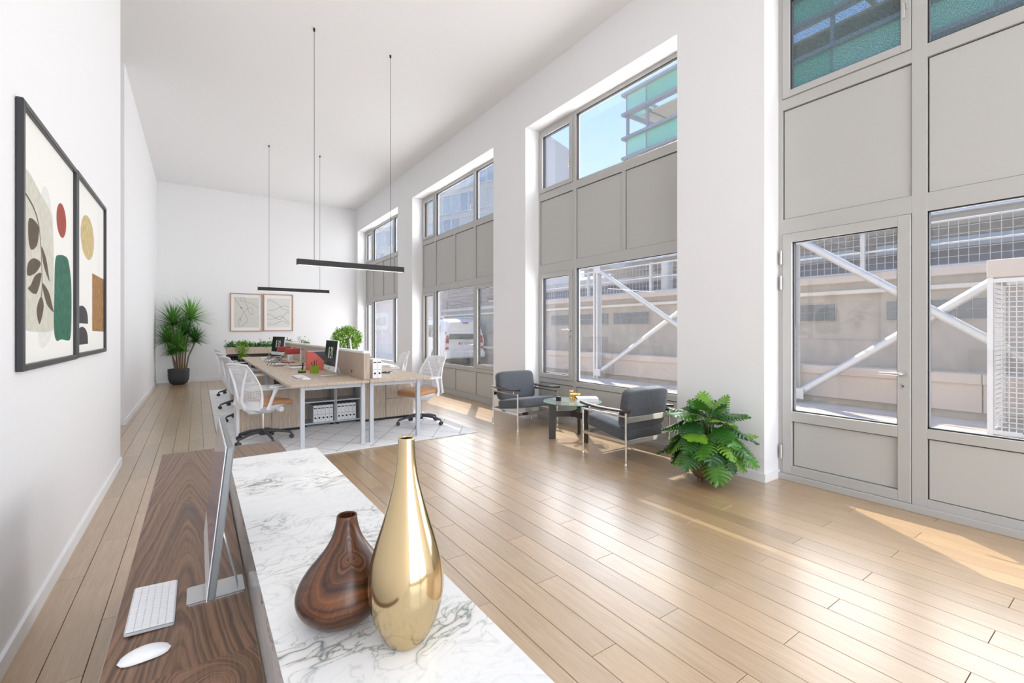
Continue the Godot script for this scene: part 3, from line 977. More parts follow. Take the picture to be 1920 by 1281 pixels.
func far_buildings() -> void:
	# green glass block on the street side opposite, open middle storey
	var t := thing("green_glass_block", "tall block with green glass bands and an open storey under the sky", "building")
	var green := mat(rgb(134, 204, 172), 0.12)
	green.albedo_color.a = 1.0
	var green2 := mat(rgb(160, 220, 194), 0.15)
	var gs := mat(rgb(150, 156, 164), 0.5)
	var zc := [-14.0, -12.9, -9.4, -5.9, -2.4, 1.1, 4.6]
	for y in [[9.1, 10.0], [11.09, 11.98]]:
		for i in zc.size() - 1:
			var b := MB.new(); b.bb(16.0, 16.06, y[0] + 0.06, y[1] - 0.06, zc[i] + 0.04, zc[i + 1] - 0.04)
			part("green_pane", b, green if i % 3 else green2, t)
		var e := MB.new(); e.bb(16.05, 22, y[0] + 0.06, y[1] - 0.06, -14.0, -13.95); part("green_pane", e, green2, t)
		for yy in [y[0], y[1]]:
			var b := MB.new(); b.bb(15.85, 16.15, yy - 0.06, yy + 0.06, -14.2, 4.8); b.bb(15.9, 22.1, yy - 0.06, yy + 0.06, -14.1, -13.9); part("edge_beam", b, gs, t)
	for z in zc:
		var b := MB.new(); b.bb(16.02, 16.14, 8.9, 12.0, z - 0.05, z + 0.05); part("mullion", b, gs, t)
	for z in [-13.0, -9.0, -5.0, -1.0, 3.0]:
		var b := MB.new(); b.tube([Vector3(16.1, 11.0, z), Vector3(22, 11.0, z)], 0.09, 4); part("roof_beam", b, gs, t)
	var lb := MB.new(); lb.bb(16.4, 19.0, 10.95, 11.0, -13.6, -11.4); part("ceiling_panel", lb, M.cream, t)
	lb = MB.new(); lb.bb(16.2, 22, 10.70, 10.78, -9.5, 4.4); part("ceiling_panel", lb, mat(rgb(176, 160, 150), 0.8), t)
	lb = MB.new(); lb.bb(16.6, 22, -0.04, 9.04, -13.6, 4.6); part("lower_storeys", lb, M.conc, t)
	# office block at the bend of the street
	t = thing("office_block", "far pale office block with rows of bluish windows", "building", Vector3(17.47, 0, -49.35), deg_to_rad(-69.3))
	var b := MB.new(); b.box(Vector3(0, 10.5, -6), Vector3(34, 21, 12)); part("wall", b, mat(rgb(206, 204, 198), 0.8), t)
	var gl := [mat(rgb(168, 190, 200), 0.15), mat(rgb(190, 206, 196), 0.15), mat(rgb(196, 196, 190), 0.3), mat(rgb(142, 166, 184), 0.15)]
	window_grid(t, 34.0, 4.4, 2.35, 7, 1.1, 30, 0.92, 1.75, gl, mat(rgb(226, 226, 224), 0.6))
	# rose rendered house farther down the street
	t = thing("rose_house", "pale rose house with framed windows, farther down the street than the van", "building", Vector3(9.2, 0, -19.0))
	b = MB.new(); b.bb(0.0, 4.0, -0.04, 4.6, -30, 0); part("wall", b, mat(rgb(214, 196, 188), 0.9), t)
	b = MB.new(); b.bb(-0.08, 0.0, -0.04, 0.55, -30, 0); part("base", b, mat(rgb(206, 196, 186), 0.9), t)
	b = MB.new(); b.bb(-0.12, 0.0, 3.0, 3.12, -30, 0); part("string_course", b, M.cream, t)
	for k in 6:
		b = MB.new(); b.bb(-0.06, 0.02, 1.35, 2.35, -5.2 - k * 4.4, -2.6 - k * 4.4); var f := part("window_frame", b, mat(rgb(236, 228, 220), 0.8), t)
		b = MB.new(); b.bb(-0.08, -0.05, 1.62, 2.08, -4.9 - k * 4.4, -2.9 - k * 4.4); part("pane", b, mat(rgb(156, 140, 138), 0.2), f)
	t = thing("louvre_screen", "brown horizontal slat screen on the concrete wall behind the van", "screen", Vector3(9.45, 2.25, -15.4))
	for k in 8:
		b = MB.new(); b.box(Vector3(0, 0.1 + k * 0.17, 0), Vector3(0.08, 0.13, 6.7)); part("slat", b, mat(rgb(160, 146, 136), 0.8), t)
	for z in [-3.3, 0.0, 3.3]:
		b = MB.new(); b.box(Vector3(0.1, 0.7, z), Vector3(0.1, 1.4, 0.1)); part("post", b, M.galv, t)
	b = MB.new(); b.box(Vector3(0.1, 1.48, 0), Vector3(1.2, 0.16, 6.7)); part("roof_edge", b, M.galv, t)

func walnut_at(x: float, z: float, q1: FastNoiseLite, q2: FastNoiseLite) -> Color:
	# book-matched walnut: arrow-shaped figure along the board, new leaves of veneer at two cross joints
	var seg := 0.0
	if z > -1.06: seg = 2.0
	elif z > -2.12: seg = 1.0
	var xc := -0.03 + 0.012 * q2.get_noise_1d(z * 60.0 + seg * 40.0)
	var dx := absf(x - xc)
	var lv := 0.42 * (z + seg * 0.77) - 3.9 * sqrt(dx * dx + 0.0003)
	lv += 0.035 * q2.get_noise_2d(x * 200.0, z * 60.0 + seg * 90.0) + 0.012 * q2.get_noise_2d(x * 900.0, z * 220.0)
	var kn := Vector2((x - 0.04) / 0.05, (z + 0.98) / 0.07)
	if seg > 1.0: lv += 0.5 * exp(-kn.length_squared() * 0.6)
	var a := q1.get_noise_2d(lv * 1300.0, dx * 260.0)
	var f := q1.get_noise_2d(x * 9000.0, z * 500.0)
	return ramp([[-0.6, rgb(82, 59, 44)], [-0.25, rgb(103, 76, 57)], [0.1, rgb(122, 91, 69)], [0.5, rgb(138, 105, 81)]], a + 0.3 * f)

func marble_at(x: float, z: float, qa: FastNoiseLite, qb: FastNoiseLite) -> Color:
	# white ground, fine grey-green veins gathered in a few bands across the slab, warm clouds beside them
	var wx := x + 0.035 * qa.get_noise_2d(x * 300.0, z * 300.0)
	var wz := z + 0.045 * qa.get_noise_2d(x * 240.0 + 500.0, z * 300.0)
	var den := 0.0
	for g in [[-1.74, 0.09, 1.0], [-1.36, 0.05, 0.5], [-1.2, 0.07, 0.6], [-1.07, 0.05, 0.45], [-0.77, 0.05, 1.15], [-2.0, 0.06, 0.3]]:
		var d: float = (wz - 0.25 * (x - 0.2) - g[0]) / g[1]
		den += g[2] * exp(-d * d)
	den *= 0.35 + clampf(0.6 + 1.6 * qa.get_noise_2d(x * 230.0 + 900.0, z * 170.0), 0, 1)
	den += 0.10
	var c := rgb(240, 241, 241)
	c = c.lerp(rgb(229, 230, 231), clampf(0.5 + qb.get_noise_2d(x * 130.0 + 80.0, z * 190.0), 0, 1) * 0.5)
	for k in 3:
		var s: float = [1.0, 2.1, 4.2][k]
		var v := absf(qb.get_noise_2d(wx * 110.0 * s + k * 300.0, wz * 240.0 * s + wx * 50.0 * s))
		c = c.lerp(rgb(214, 205, 190), clampf(exp(-v * 9.0) * (den - 0.1) * 0.3, 0, 1))
		var line: float = exp(-v * [75.0, 60.0, 40.0][k]) * den * [1.0, 0.9, 0.75][k]
		c = c.lerp([rgb(112, 128, 132), rgb(128, 138, 138), rgb(118, 132, 134)][k], clampf(line * 1.2, 0, 0.95))
	return c

func planar(t: Texture2D, x0: float, x1: float, z0: float, z1: float, rough: float) -> StandardMaterial3D:
	var m := mat(Color.WHITE, rough)
	m.albedo_texture = t
	m.uv1_scale = Vector3(1.0 / (x1 - x0), 1.0 / (z1 - z0), 1)
	m.uv1_offset = Vector3(-x0 / (x1 - x0), -z0 / (z1 - z0), 0)
	return m

func reception() -> void:
	var q1 := noise(31, 0.02, 3); var q2 := noise(33, 0.02, 2)
	var wt := tex(512, 1536, func(x: int, y: int) -> Color: return walnut_at(-0.16 + 0.56 * x / 512.0, -3.0 + 2.8 * y / 1536.0, q1, q2))
	M.walnut = planar(wt, -0.16, 0.40, -3.0, -0.2, 0.36)
	var qa := noise(41, 0.02, 3); var qb := noise(45, 0.02, 4)
	var mt := tex(448, 1408, func(x: int, y: int) -> Color: return marble_at(0.06 + 0.44 * x / 448.0, -2.3 + 2.2 * y / 1408.0, qa, qb))
	M.marble = planar(mt, 0.06, 0.50, -2.3, -0.1, 0.14)
	var ms := tex(512, 256, func(x: int, y: int) -> Color: return marble_at(-1.0 + 1.1 * x / 512.0, 0.9 * y / 256.0, qa, qb))
	M.marble_side = mat(Color.WHITE, 0.14); M.marble_side.albedo_texture = ms
	M.marble_side.uv1_scale = Vector3(0.45, 1.2, 1)
	# walnut work desk, L-shaped round the marble block
	var t := thing("reception_desk", "walnut reception worktop behind the white marble counter", "desk")
	var b := MB.new()
	b.prism(PackedVector2Array([Vector2(-0.147, -2.95), Vector2(0.39, -2.95), Vector2(0.39, -2.166), Vector2(0.1, -2.166), Vector2(0.1, -0.3), Vector2(-0.147, -0.3)]), 0.632, 0.66, 0.001)
	part("worktop", b, M.walnut, t)
	b = MB.new(); b.bb(-0.149, -0.147, 0.632, 0.658, -2.95, -0.3); part("edge_band", b, mat(rgb(172, 158, 150), 0.5), t)
	for z in [[-2.94, -2.91], [-0.34, -0.31]]:
		b = MB.new(); b.bb(-0.13, 0.095, 0.0, 0.632, z[0], z[1]); part("end_panel", b, M.walnut, t)
	b = MB.new(); b.bb(0.34, 0.375, 0.0, 0.632, -2.94, -2.17); part("modesty_panel", b, M.walnut, t)
	t = thing("marble_counter", "white marble counter block with grey veins carrying the two vases", "counter")
	b = MB.new()
	b.quad(Vector3(0.105, 0.78, -0.15), Vector3(0.434, 0.78, -0.15), Vector3(0.434, 0.78, -2.162), Vector3(0.105, 0.78, -2.162))
	b.bb(0.105, 0.434, 0.755, 0.7799, -2.162, -0.15)
	part("top_slab", b, M.marble, t)
	for q in [[0.105, 0.128, -2.162, -0.15], [0.411, 0.434, -2.162, -0.15], [0.128, 0.411, -2.162, -2.14]]:
		b = MB.new()
		b.bb(q[0], q[1], 0.0, 0.755, q[2], q[3])
		part("side_slab", b, M.marble_side, t)
	vases()
	slim_computer()
	keyboard(Vector3(-0.0835, 0.66, -1.334), PI / 2, 0.74, "white compact keyboard on the walnut reception worktop")
	mouse(Vector3(-0.085, 0.66, -1.145), 1.65, 0.74, "white computer mouse on the walnut reception worktop")

func vases() -> void:
	# brass bottle vase
	var b := MB.new()
	var pr := smooth_path([Vector2(0.024, 0.0), Vector2(0.034, 0.008), Vector2(0.05, 0.036), Vector2(0.0595, 0.07), Vector2(0.062, 0.098), Vector2(0.059, 0.13), Vector2(0.05, 0.165), Vector2(0.039, 0.2), Vector2(0.029, 0.235), Vector2(0.0215, 0.265), Vector2(0.0165, 0.295), Vector2(0.0142, 0.32), Vector2(0.0132, 0.34)], 5)
	pr.push_front(Vector2(0.0, 0.0))
	pr.append_array([Vector2(0.0120, 0.3412), Vector2(0.0112, 0.338), Vector2(0.0125, 0.30), Vector2(0.018, 0.26)])
	b.lathe(pr, 64)
	var br := mat(rgb(204, 182, 142), 0.11, 1.0)
	var o := solo("brass_vase", b, br, "tall polished brass bottle vase on the marble counter", "vase")
	o.position = Vector3(0.288, 0.7802, -0.728)
	# turned wooden vase with swirling figure
	var qv := noise(51, 0.02, 3)
	var vt := tex(768, 512, func(x: int, y: int) -> Color:
		var u := x / 768.0; var v := y / 512.0
		var d := Vector2((u - 0.735) * 2.6, (v - 0.60) * 1.5)
		var r := d.length() + 0.07 * qv.get_noise_2d(u * 160.0, v * 160.0) + 0.05 * sin(3.0 * d.angle())
		var d2 := Vector2((u - 0.28) * 2.4, (v - 0.45) * 1.5)
		r = minf(r, d2.length() + 0.25 + 0.1 * qv.get_noise_2d(u * 260.0, v * 330.0 + 90.0))
		var a := qv.get_noise_1d(r * 700.0 + 4.0 * qv.get_noise_2d(u * 500.0, v * 500.0))
		var f := qv.get_noise_2d(d.angle() * 900.0, r * 240.0)
		return ramp([[-0.5, rgb(52, 31, 22)], [-0.1, rgb(76, 46, 30)], [0.2, rgb(98, 60, 36)], [0.6, rgb(126, 80, 46)]], a + 0.25 * f))
	var rows := []
	var wp := smooth_path([Vector2(0.03, 0.001), Vector2(0.052, 0.008), Vector2(0.070, 0.026), Vector2(0.0775, 0.046), Vector2(0.0755, 0.066), Vector2(0.066, 0.088), Vector2(0.052, 0.108), Vector2(0.0385, 0.126), Vector2(0.0285, 0.143), Vector2(0.0225, 0.158), Vector2(0.0188, 0.173), Vector2(0.0172, 0.186)], 4)
	wp.push_front(Vector2(0.0, 0.0))
	wp.append_array([Vector2(0.0160, 0.187), Vector2(0.0150, 0.184), Vector2(0.016, 0.16), Vector2(0.022, 0.14)])
	for p in wp:
		var sh: float = lerpf(-0.007, 0.004, smoothstep(0.02, 0.13, p.y))
		var row := []
		for j in 65:
			var w := -TAU * j / 64
			row.append(Vector3(cos(w) * p.x + sh * 0.82, p.y, sin(w) * p.x + sh * 0.57))
		rows.append(row)
	b = MB.new()
	b.grid(rows)
	var wm := mat(Color.WHITE, 0.28)
	wm.albedo_texture = vt
	o = solo("wooden_vase", b, wm, "squat dark wooden vase with swirling grain on the marble counter", "vase")
	o.position = Vector3(0.2195, 0.7802, -0.850)

func slim_computer() -> void:
	var t := thing("desktop_computer", "thin all-in-one computer on the walnut worktop seen edge on", "computer", Vector3(0.038, 0.66, -1.337))
	var b := MB.new()
	b.t = Transform3D(Basis(Vector3.BACK, -0.11), Vector3(-0.022, 0.075, 0))   # leans back a little
	b.bb(0.0, 0.015, 0.0, 0.32, -0.2, 0.2, 0.003)
	part("body", b, mat(rgb(128, 132, 134), 0.35, 0.4), t)
	b = MB.new()
	b.t = Transform3D(Basis(Vector3.BACK, -0.11), Vector3(-0.022, 0.075, 0))
	b.bb(-0.0014, 0.0, 0.0, 0.32, -0.2, 0.2)
	part("bezel", b, mat(rgb(226, 228, 230), 0.2), t)
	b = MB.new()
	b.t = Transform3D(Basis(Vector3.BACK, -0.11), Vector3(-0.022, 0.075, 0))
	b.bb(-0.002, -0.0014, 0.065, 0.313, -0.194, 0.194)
	var s := mat(rgb(140, 130, 148), 0.05); s.metallic_specular = 0.8  # lilac albedo stands in for the desk reflected on the screen
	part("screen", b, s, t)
	b = MB.new(); b.prism(round_rect(-0.059, 0.059, -0.044, 0.044, 0.006), 0.0, 0.004, 0.001); part("foot", b, M.alu, t)
	b = MB.new()
	b.tube([Vector3(0.044, 0.003, 0), Vector3(0.042, 0.02, 0), Vector3(0.012, 0.15, 0), Vector3(0.004, 0.17, 0)], 0.038, 4, true, 0.07, Vector3(1, 0.3, 0))
	part("stand", b, M.alu, t)

func keyboard(at: Vector3, turn: float, sc: float, label: String, group := "") -> Node3D:
	# long side along local x, the user sits at local +z; rows rise away from the user
	var t := thing("keyboard", label, "keyboard", at, turn, group)
	var b := MB.new()
	var w := 0.279 * sc; var d := 0.115 * sc
	b.t = Transform3D(Basis(Vector3.RIGHT, 0.05), Vector3(0, 0.0055, 0))
	b.prism(round_rect(-w / 2, w / 2, -d / 2, d / 2, 0.007 * sc), -0.003, 0.0045 * sc, 0.001)
	part("case", b, mat(rgb(214, 217, 220), 0.4, 0.3), t)
	var key := MB.new()
	var kw := (w - 0.006) / 14.0; var kd := (d - 0.005) / 6.0
	for r in 6:
		var x := -w / 2 + 0.003
		var sizes := []
		if r == 5: sizes = [1, 1, 1, 1.25, 5, 1.25, 1, 1, 1.5]
		elif r == 4: sizes = [2, 1, 1, 1, 1, 1, 1, 1, 1, 1, 1, 2]
		elif r == 3: sizes = [1.5, 1, 1, 1, 1, 1, 1, 1, 1, 1, 1, 1, 1.5]
		else: sizes = [1, 1, 1, 1, 1, 1, 1, 1, 1, 1, 1, 1, 1, 1]
		for s in sizes:
			key = MB.new()
			key.t = Transform3D(Basis(Vector3.RIGHT, 0.05), Vector3(0, 0.0055, 0))
			key.bb(x + 0.0005, x + kw * s - 0.0005, 0.0045 * sc, 0.0045 * sc + 0.0012, -d / 2 + 0.0025 + kd * r + 0.0005, -d / 2 + 0.0025 + kd * (r + 1) - 0.0005, 0.0003)
			part("key", key, M.plastic, t)
			x += kw * s
	return t

func mouse(at: Vector3, turn: float, sc: float, label: String, group := "") -> Node3D:
	var t := thing("computer_mouse", label, "mouse", at, turn, group)
	var rows := []
	var L := 0.114 * sc; var W := 0.058 * sc; var H := 0.021 * sc
	for i in 15:
		var s := -1.0 + 2.0 * i / 14.0
		var e := pow(maxf(0.0, 1 - pow(absf(s), 2.6)), 0.42)
		var row := []
		for j in 13:
			var a := PI * j / 12.0
			row.append(Vector3(-cos(a) * W / 2 * e, 0.003 * sc + pow(sin(a), 0.7) * H * (1 - s * s * 0.9) * (1.0 if e > 0 else 0.0), s * L / 2))
		rows.append(row)
	rows.reverse()
	var b := MB.new(); b.grid(rows)
	part("shell", b, mat(rgb(240, 241, 243), 0.18), t)
	b = MB.new(); b.prism(round_rect(-W / 2 * 0.8, W / 2 * 0.8, -L / 2 * 0.88, L / 2 * 0.88, W * 0.35), 0.0, 0.005 * sc); part("base", b, M.alu, t)
	b = MB.new(); b.t = Transform3D(Basis(Vector3.RIGHT, 0.42), Vector3(0, 0.0135 * sc, 0.033 * sc))
	b.prism(apple(0.008 * sc), 0.0, 0.0012); part("logo", b, mat(rgb(150, 152, 156), 0.4), t)
	return t

func apple(r: float) -> PackedVector2Array:
	# outline of a bitten round fruit mark, top towards -y
	var o := PackedVector2Array()
	for p in smooth_path([Vector2(0, -0.72), Vector2(0.45, -0.85), Vector2(0.86, -0.55), Vector2(0.62, -0.25), Vector2(0.6, 0.1), Vector2(0.9, 0.4), Vector2(0.5, 0.98), Vector2(0, 0.86), Vector2(-0.5, 0.98), Vector2(-0.92, 0.2), Vector2(-0.85, -0.5), Vector2(-0.45, -0.85)], 3, true):
		o.append(p * r)
	return o

func framed(called: String, label: String, pic: Image, w: float, h: float, at: Vector3, turn: float, fm: Material, fw: float, fd: float, mount := 0.0) -> void:
	# picture faces local +z
	var t := thing(called, label, "picture", at, turn, "")
	for s in [[-w / 2, -w / 2 + fw, -h / 2, h / 2], [w / 2 - fw, w / 2, -h / 2, h / 2], [-w / 2 + fw, w / 2 - fw, h / 2 - fw, h / 2], [-w / 2 + fw, w / 2 - fw, -h / 2, -h / 2 + fw]]:
		var b := MB.new()
		b.bb(s[0], s[1], s[2], s[3], 0.0, fd, 0.003)
		part("frame_bar", b, fm, t)
	var b := MB.new()
	b.bb(-w / 2 + fw * 0.5, w / 2 - fw * 0.5, -h / 2 + fw * 0.5, h / 2 - fw * 0.5, 0.002, 0.006)
	if mount > 0: part("mount", b, mat(rgb(240, 240, 240), 0.8), t)
	else: part("backing", b, mat(rgb(235, 235, 232), 0.8), t)
	b = MB.new()
	var iw := w / 2 - fw - mount; var ih := h / 2 - fw - mount * 1.3
	b.quv(Vector3(-iw, -ih, 0.008), Vector3(iw, -ih, 0.008), Vector3(iw, ih, 0.008), Vector3(-iw, ih, 0.008))
	b.bb(-iw, iw, -ih, ih, 0.005, 0.0075)
	var m := mat(Color.WHITE, 0.7)
	m.albedo_texture = ImageTexture.create_from_image(pic)
	part("print", b, m, t)

func oval(cx: float, cy: float, rx: float, ry: float, tilt := 0.0) -> Array:
	var o := []
	for k in 40:
		var a := TAU * k / 40
		o.append(Vector2(cx + cos(a) * rx, cy + sin(a) * ry + tilt * cos(a) * rx))
	return o

func pictures() -> void:
	var V := func(a: Array) -> Array:
		var o := []
		for k in range(0, a.size(), 2): o.append(Vector2(a[k], a[k + 1]))
		return o
	# abstract print with leaf sprig
	var im := Image.create(512, 576, false, Image.FORMAT_RGB8)
	im.fill(rgb(240, 239, 234))
	fill_poly(im, smooth_path(V.call([0.3, 0.3, 0.4, 0.22, 0.5, 0.3, 0.56, 0.55, 0.54, 0.86, 0.28, 0.93, 0.27, 0.6]), 6, true), rgb(226, 227, 222), 0.03, 3)
	fill_poly(im, smooth_path(V.call([0.0, 0.24, 0.12, 0.225, 0.3, 0.27, 0.47, 0.31, 0.53, 0.36, 0.545, 0.6, 0.54, 0.82, 0.5, 0.87, 0.12, 0.87, 0.02, 0.845, -0.04, 0.8, -0.04, 0.3]), 6, true), rgb(206, 204, 190), 0.05, 4)
	fill_poly(im, oval(0.715, 0.315, 0.11, 0.085), rgb(156, 62, 44), 0.15, 5)
	fill_poly(im, smooth_path(V.call([0.58, 0.53, 0.66, 0.495, 0.83, 0.485, 0.9, 0.52, 0.95, 0.62, 0.955, 0.8, 0.93, 0.905, 0.86, 0.92, 0.72, 0.912, 0.6, 0.915, 0.55, 0.85, 0.56, 0.68]), 6, true), rgb(24, 98, 74), 0.25, 6)
	var br := rgb(86, 72, 54)
	stroke(im, smooth_path(V.call([0.02, 0.315, 0.1, 0.33, 0.2, 0.36, 0.27, 0.41, 0.31, 0.5, 0.325, 0.6, 0.33, 0.68, 0.3, 0.76]), 12), 5, br)
	for lf in [[0.13, 0.41, 0.27, 0.42, 0.25, 0.5, 0.15, 0.535, 0.11, 0.48], [0.32, 0.5, 0.4, 0.54, 0.45, 0.61, 0.46, 0.64, 0.36, 0.58], [0.31, 0.575, 0.2, 0.565, 0.11, 0.595, 0.1, 0.645, 0.22, 0.625], [0.32, 0.62, 0.22, 0.635, 0.15, 0.68, 0.11, 0.7, 0.24, 0.71], [0.33, 0.66, 0.45, 0.69, 0.53, 0.76, 0.54, 0.78, 0.41, 0.745], [0.31, 0.72, 0.36, 0.76, 0.29, 0.84, 0.24, 0.78]]:
		fill_poly(im, smooth_path(V.call(lf), 6, true), br, 0.1, 8)
	var fm := mat(rgb(44, 45, 48), 0.35)
	var x := -0.611
	framed("framed_print", "black framed abstract print with brown leaf sprig and green shape", im, 1.03, 1.13, Vector3(x, 1.695, -3.195), PI / 2, fm, 0.028, 0.024)
	im = Image.create(512, 576, false, Image.FORMAT_RGB8)
	im.fill(rgb(240, 239, 235))
	fill_poly(im, oval(0.37, 0.295, 0.23, 0.135), rgb(200, 180, 126), 0.12, 11)
	fill_poly(im, V.call([0.53, 0.5, 1.0, 0.5, 1.0, 0.88, 0.53, 0.875]), rgb(156, 112, 56), 0.2, 12)
	for y in [0.83, 0.955]:
		var pts := [Vector2(0.0, y)]
		for k in 21: pts.append(Vector2(0.19 - 0.19 * cos(PI * k / 20.0), y - 0.105 * pow(sin(PI * k / 20.0), 0.7)))
		fill_poly(im, pts, rgb(48, 49, 54), 0.1, 13)
	stroke(im, V.call([0.79, 0.03, 0.79, 0.7]), 2, rgb(150, 140, 120))
	framed("framed_print", "black framed abstract print with ochre block and yellow oval", im, 1.04, 1.13, Vector3(x, 1.70, -4.245), PI / 2, fm, 0.028, 0.024)
	# two line drawings on the back wall
	var wood := mat(rgb(186, 150, 124), 0.5)
	im = Image.create(448, 640, false, Image.FORMAT_RGB8)
	im.fill(rgb(212, 211, 204))
	var ink := rgb(112, 110, 104)
	stroke(im, smooth_path(V.call([0.0, 0.0, 0.2, 0.24, 0.3, 0.36, 0.4, 0.5, 0.5, 0.63, 0.53, 0.74, 0.45, 0.87, 0.25, 0.97, 0.2, 0.88, 0.18, 0.78, 0.25, 0.68, 0.24, 0.8, 0.28, 0.66, 0.35, 0.54, 0.5, 0.4, 0.66, 0.32, 0.74, 0.42, 0.77, 0.52, 0.7, 0.56, 0.62, 0.52, 0.54, 0.34, 0.46, 0.14, 0.4, 0.02, 0.28, 0.02, 0.26, 0.1, 0.4, 0.14, 0.7, 0.2, 1.0, 0.34]), 14), 4, ink)
	fill_poly(im, oval(0.29, 0.35, 0.035, 0.025), ink)
	framed("line_drawing", "oak framed line drawing of one looping scribble on the back wall", im, 0.76, 1.03, Vector3(1.094, 1.788, ZB + 0.003), 0, wood, 0.024, 0.03, 0.065)
	im = Image.create(448, 640, false, Image.FORMAT_RGB8)
	im.fill(rgb(220, 220, 215))
	for l in [[0.02, 0.14, 0.15, 0.08, 0.35, 0.15, 0.58, 0.28, 0.68, 0.36, 0.98, 0.43], [0.02, 0.42, 0.25, 0.42, 0.45, 0.35, 0.65, 0.28, 0.8, 0.26, 0.98, 0.32], [0.0, 0.6, 0.06, 0.55, 0.3, 0.64, 0.52, 0.74, 0.66, 0.66, 0.82, 0.52, 0.92, 0.47, 0.98, 0.5], [0.0, 0.73, 0.25, 0.72, 0.4, 0.68, 0.58, 0.61, 0.7, 0.65, 0.98, 0.83], [0.02, 0.88, 0.3, 0.9, 0.5, 0.83, 0.7, 0.78, 0.9, 0.86, 0.98, 0.86]]:
		stroke(im, smooth_path(V.call(l), 14), 4, rgb(84, 84, 80))
	framed("line_drawing", "oak framed line drawing of crossing wavy lines on the back wall", im, 0.745, 1.03, Vector3(1.867, 1.798, ZB + 0.003), 0, wood, 0.024, 0.03, 0.065)

func pendants() -> void:
	var src := [[-5.925, "long black pendant bar lamp over the front desks"], [-10.175, "long black pendant bar lamp over the rear desks"]]
	for s in src:
		var t := thing("pendant_lamp", s[1], "lamp", Vector3(1.64, 2.09, s[0]), 0.0, "black bar lamps above the desks")
		var b := MB.new(); b.bb(-0.665, 0.665, 0.0, 0.068, -0.03, 0.03, 0.002)
		part("bar", b, M.black, t)
		b = MB.new(); b.bb(-0.65, 0.65, -0.003, 0.001, -0.022, 0.022)
		var lm := mat(rgb(250, 248, 242), 0.6)
		lm.emission_enabled = true; lm.emission = rgb(255, 250, 240); lm.emission_energy_multiplier = 1.0
		part("light_diffuser", b, lm, t)
		for x in [-0.47, 0.482]:
			b = MB.new(); b.cyl(Vector3(x, 0.066, 0), Vector3(x, CEIL - 2.09, 0), 0.0028, 0.0028, 6)
			var c := part("cable", b, M.black, t)
			b = MB.new(); b.cyl(Vector3(x, CEIL - 2.09 - 0.035, 0), Vector3(x, CEIL - 2.09, 0), 0.012, 0.012, 10)
			part("ceiling_cup", b, M.black, c)
		var a := AreaLight3D.new()
		a.name = numbered("pendant_light")
		add_child(a)
		a.area_size = Vector2(1.3, 0.044)
		a.light_energy = 0.5
		a.light_color = rgb(255, 248, 236)
		a.shadow_enabled = true
		a.area_range = 20.0
		a.look_at_from_position(Vector3(1.64, 2.082, s[0]), Vector3(1.64, 0.0, s[0]), Vector3.FORWARD)

const DY := 0.735

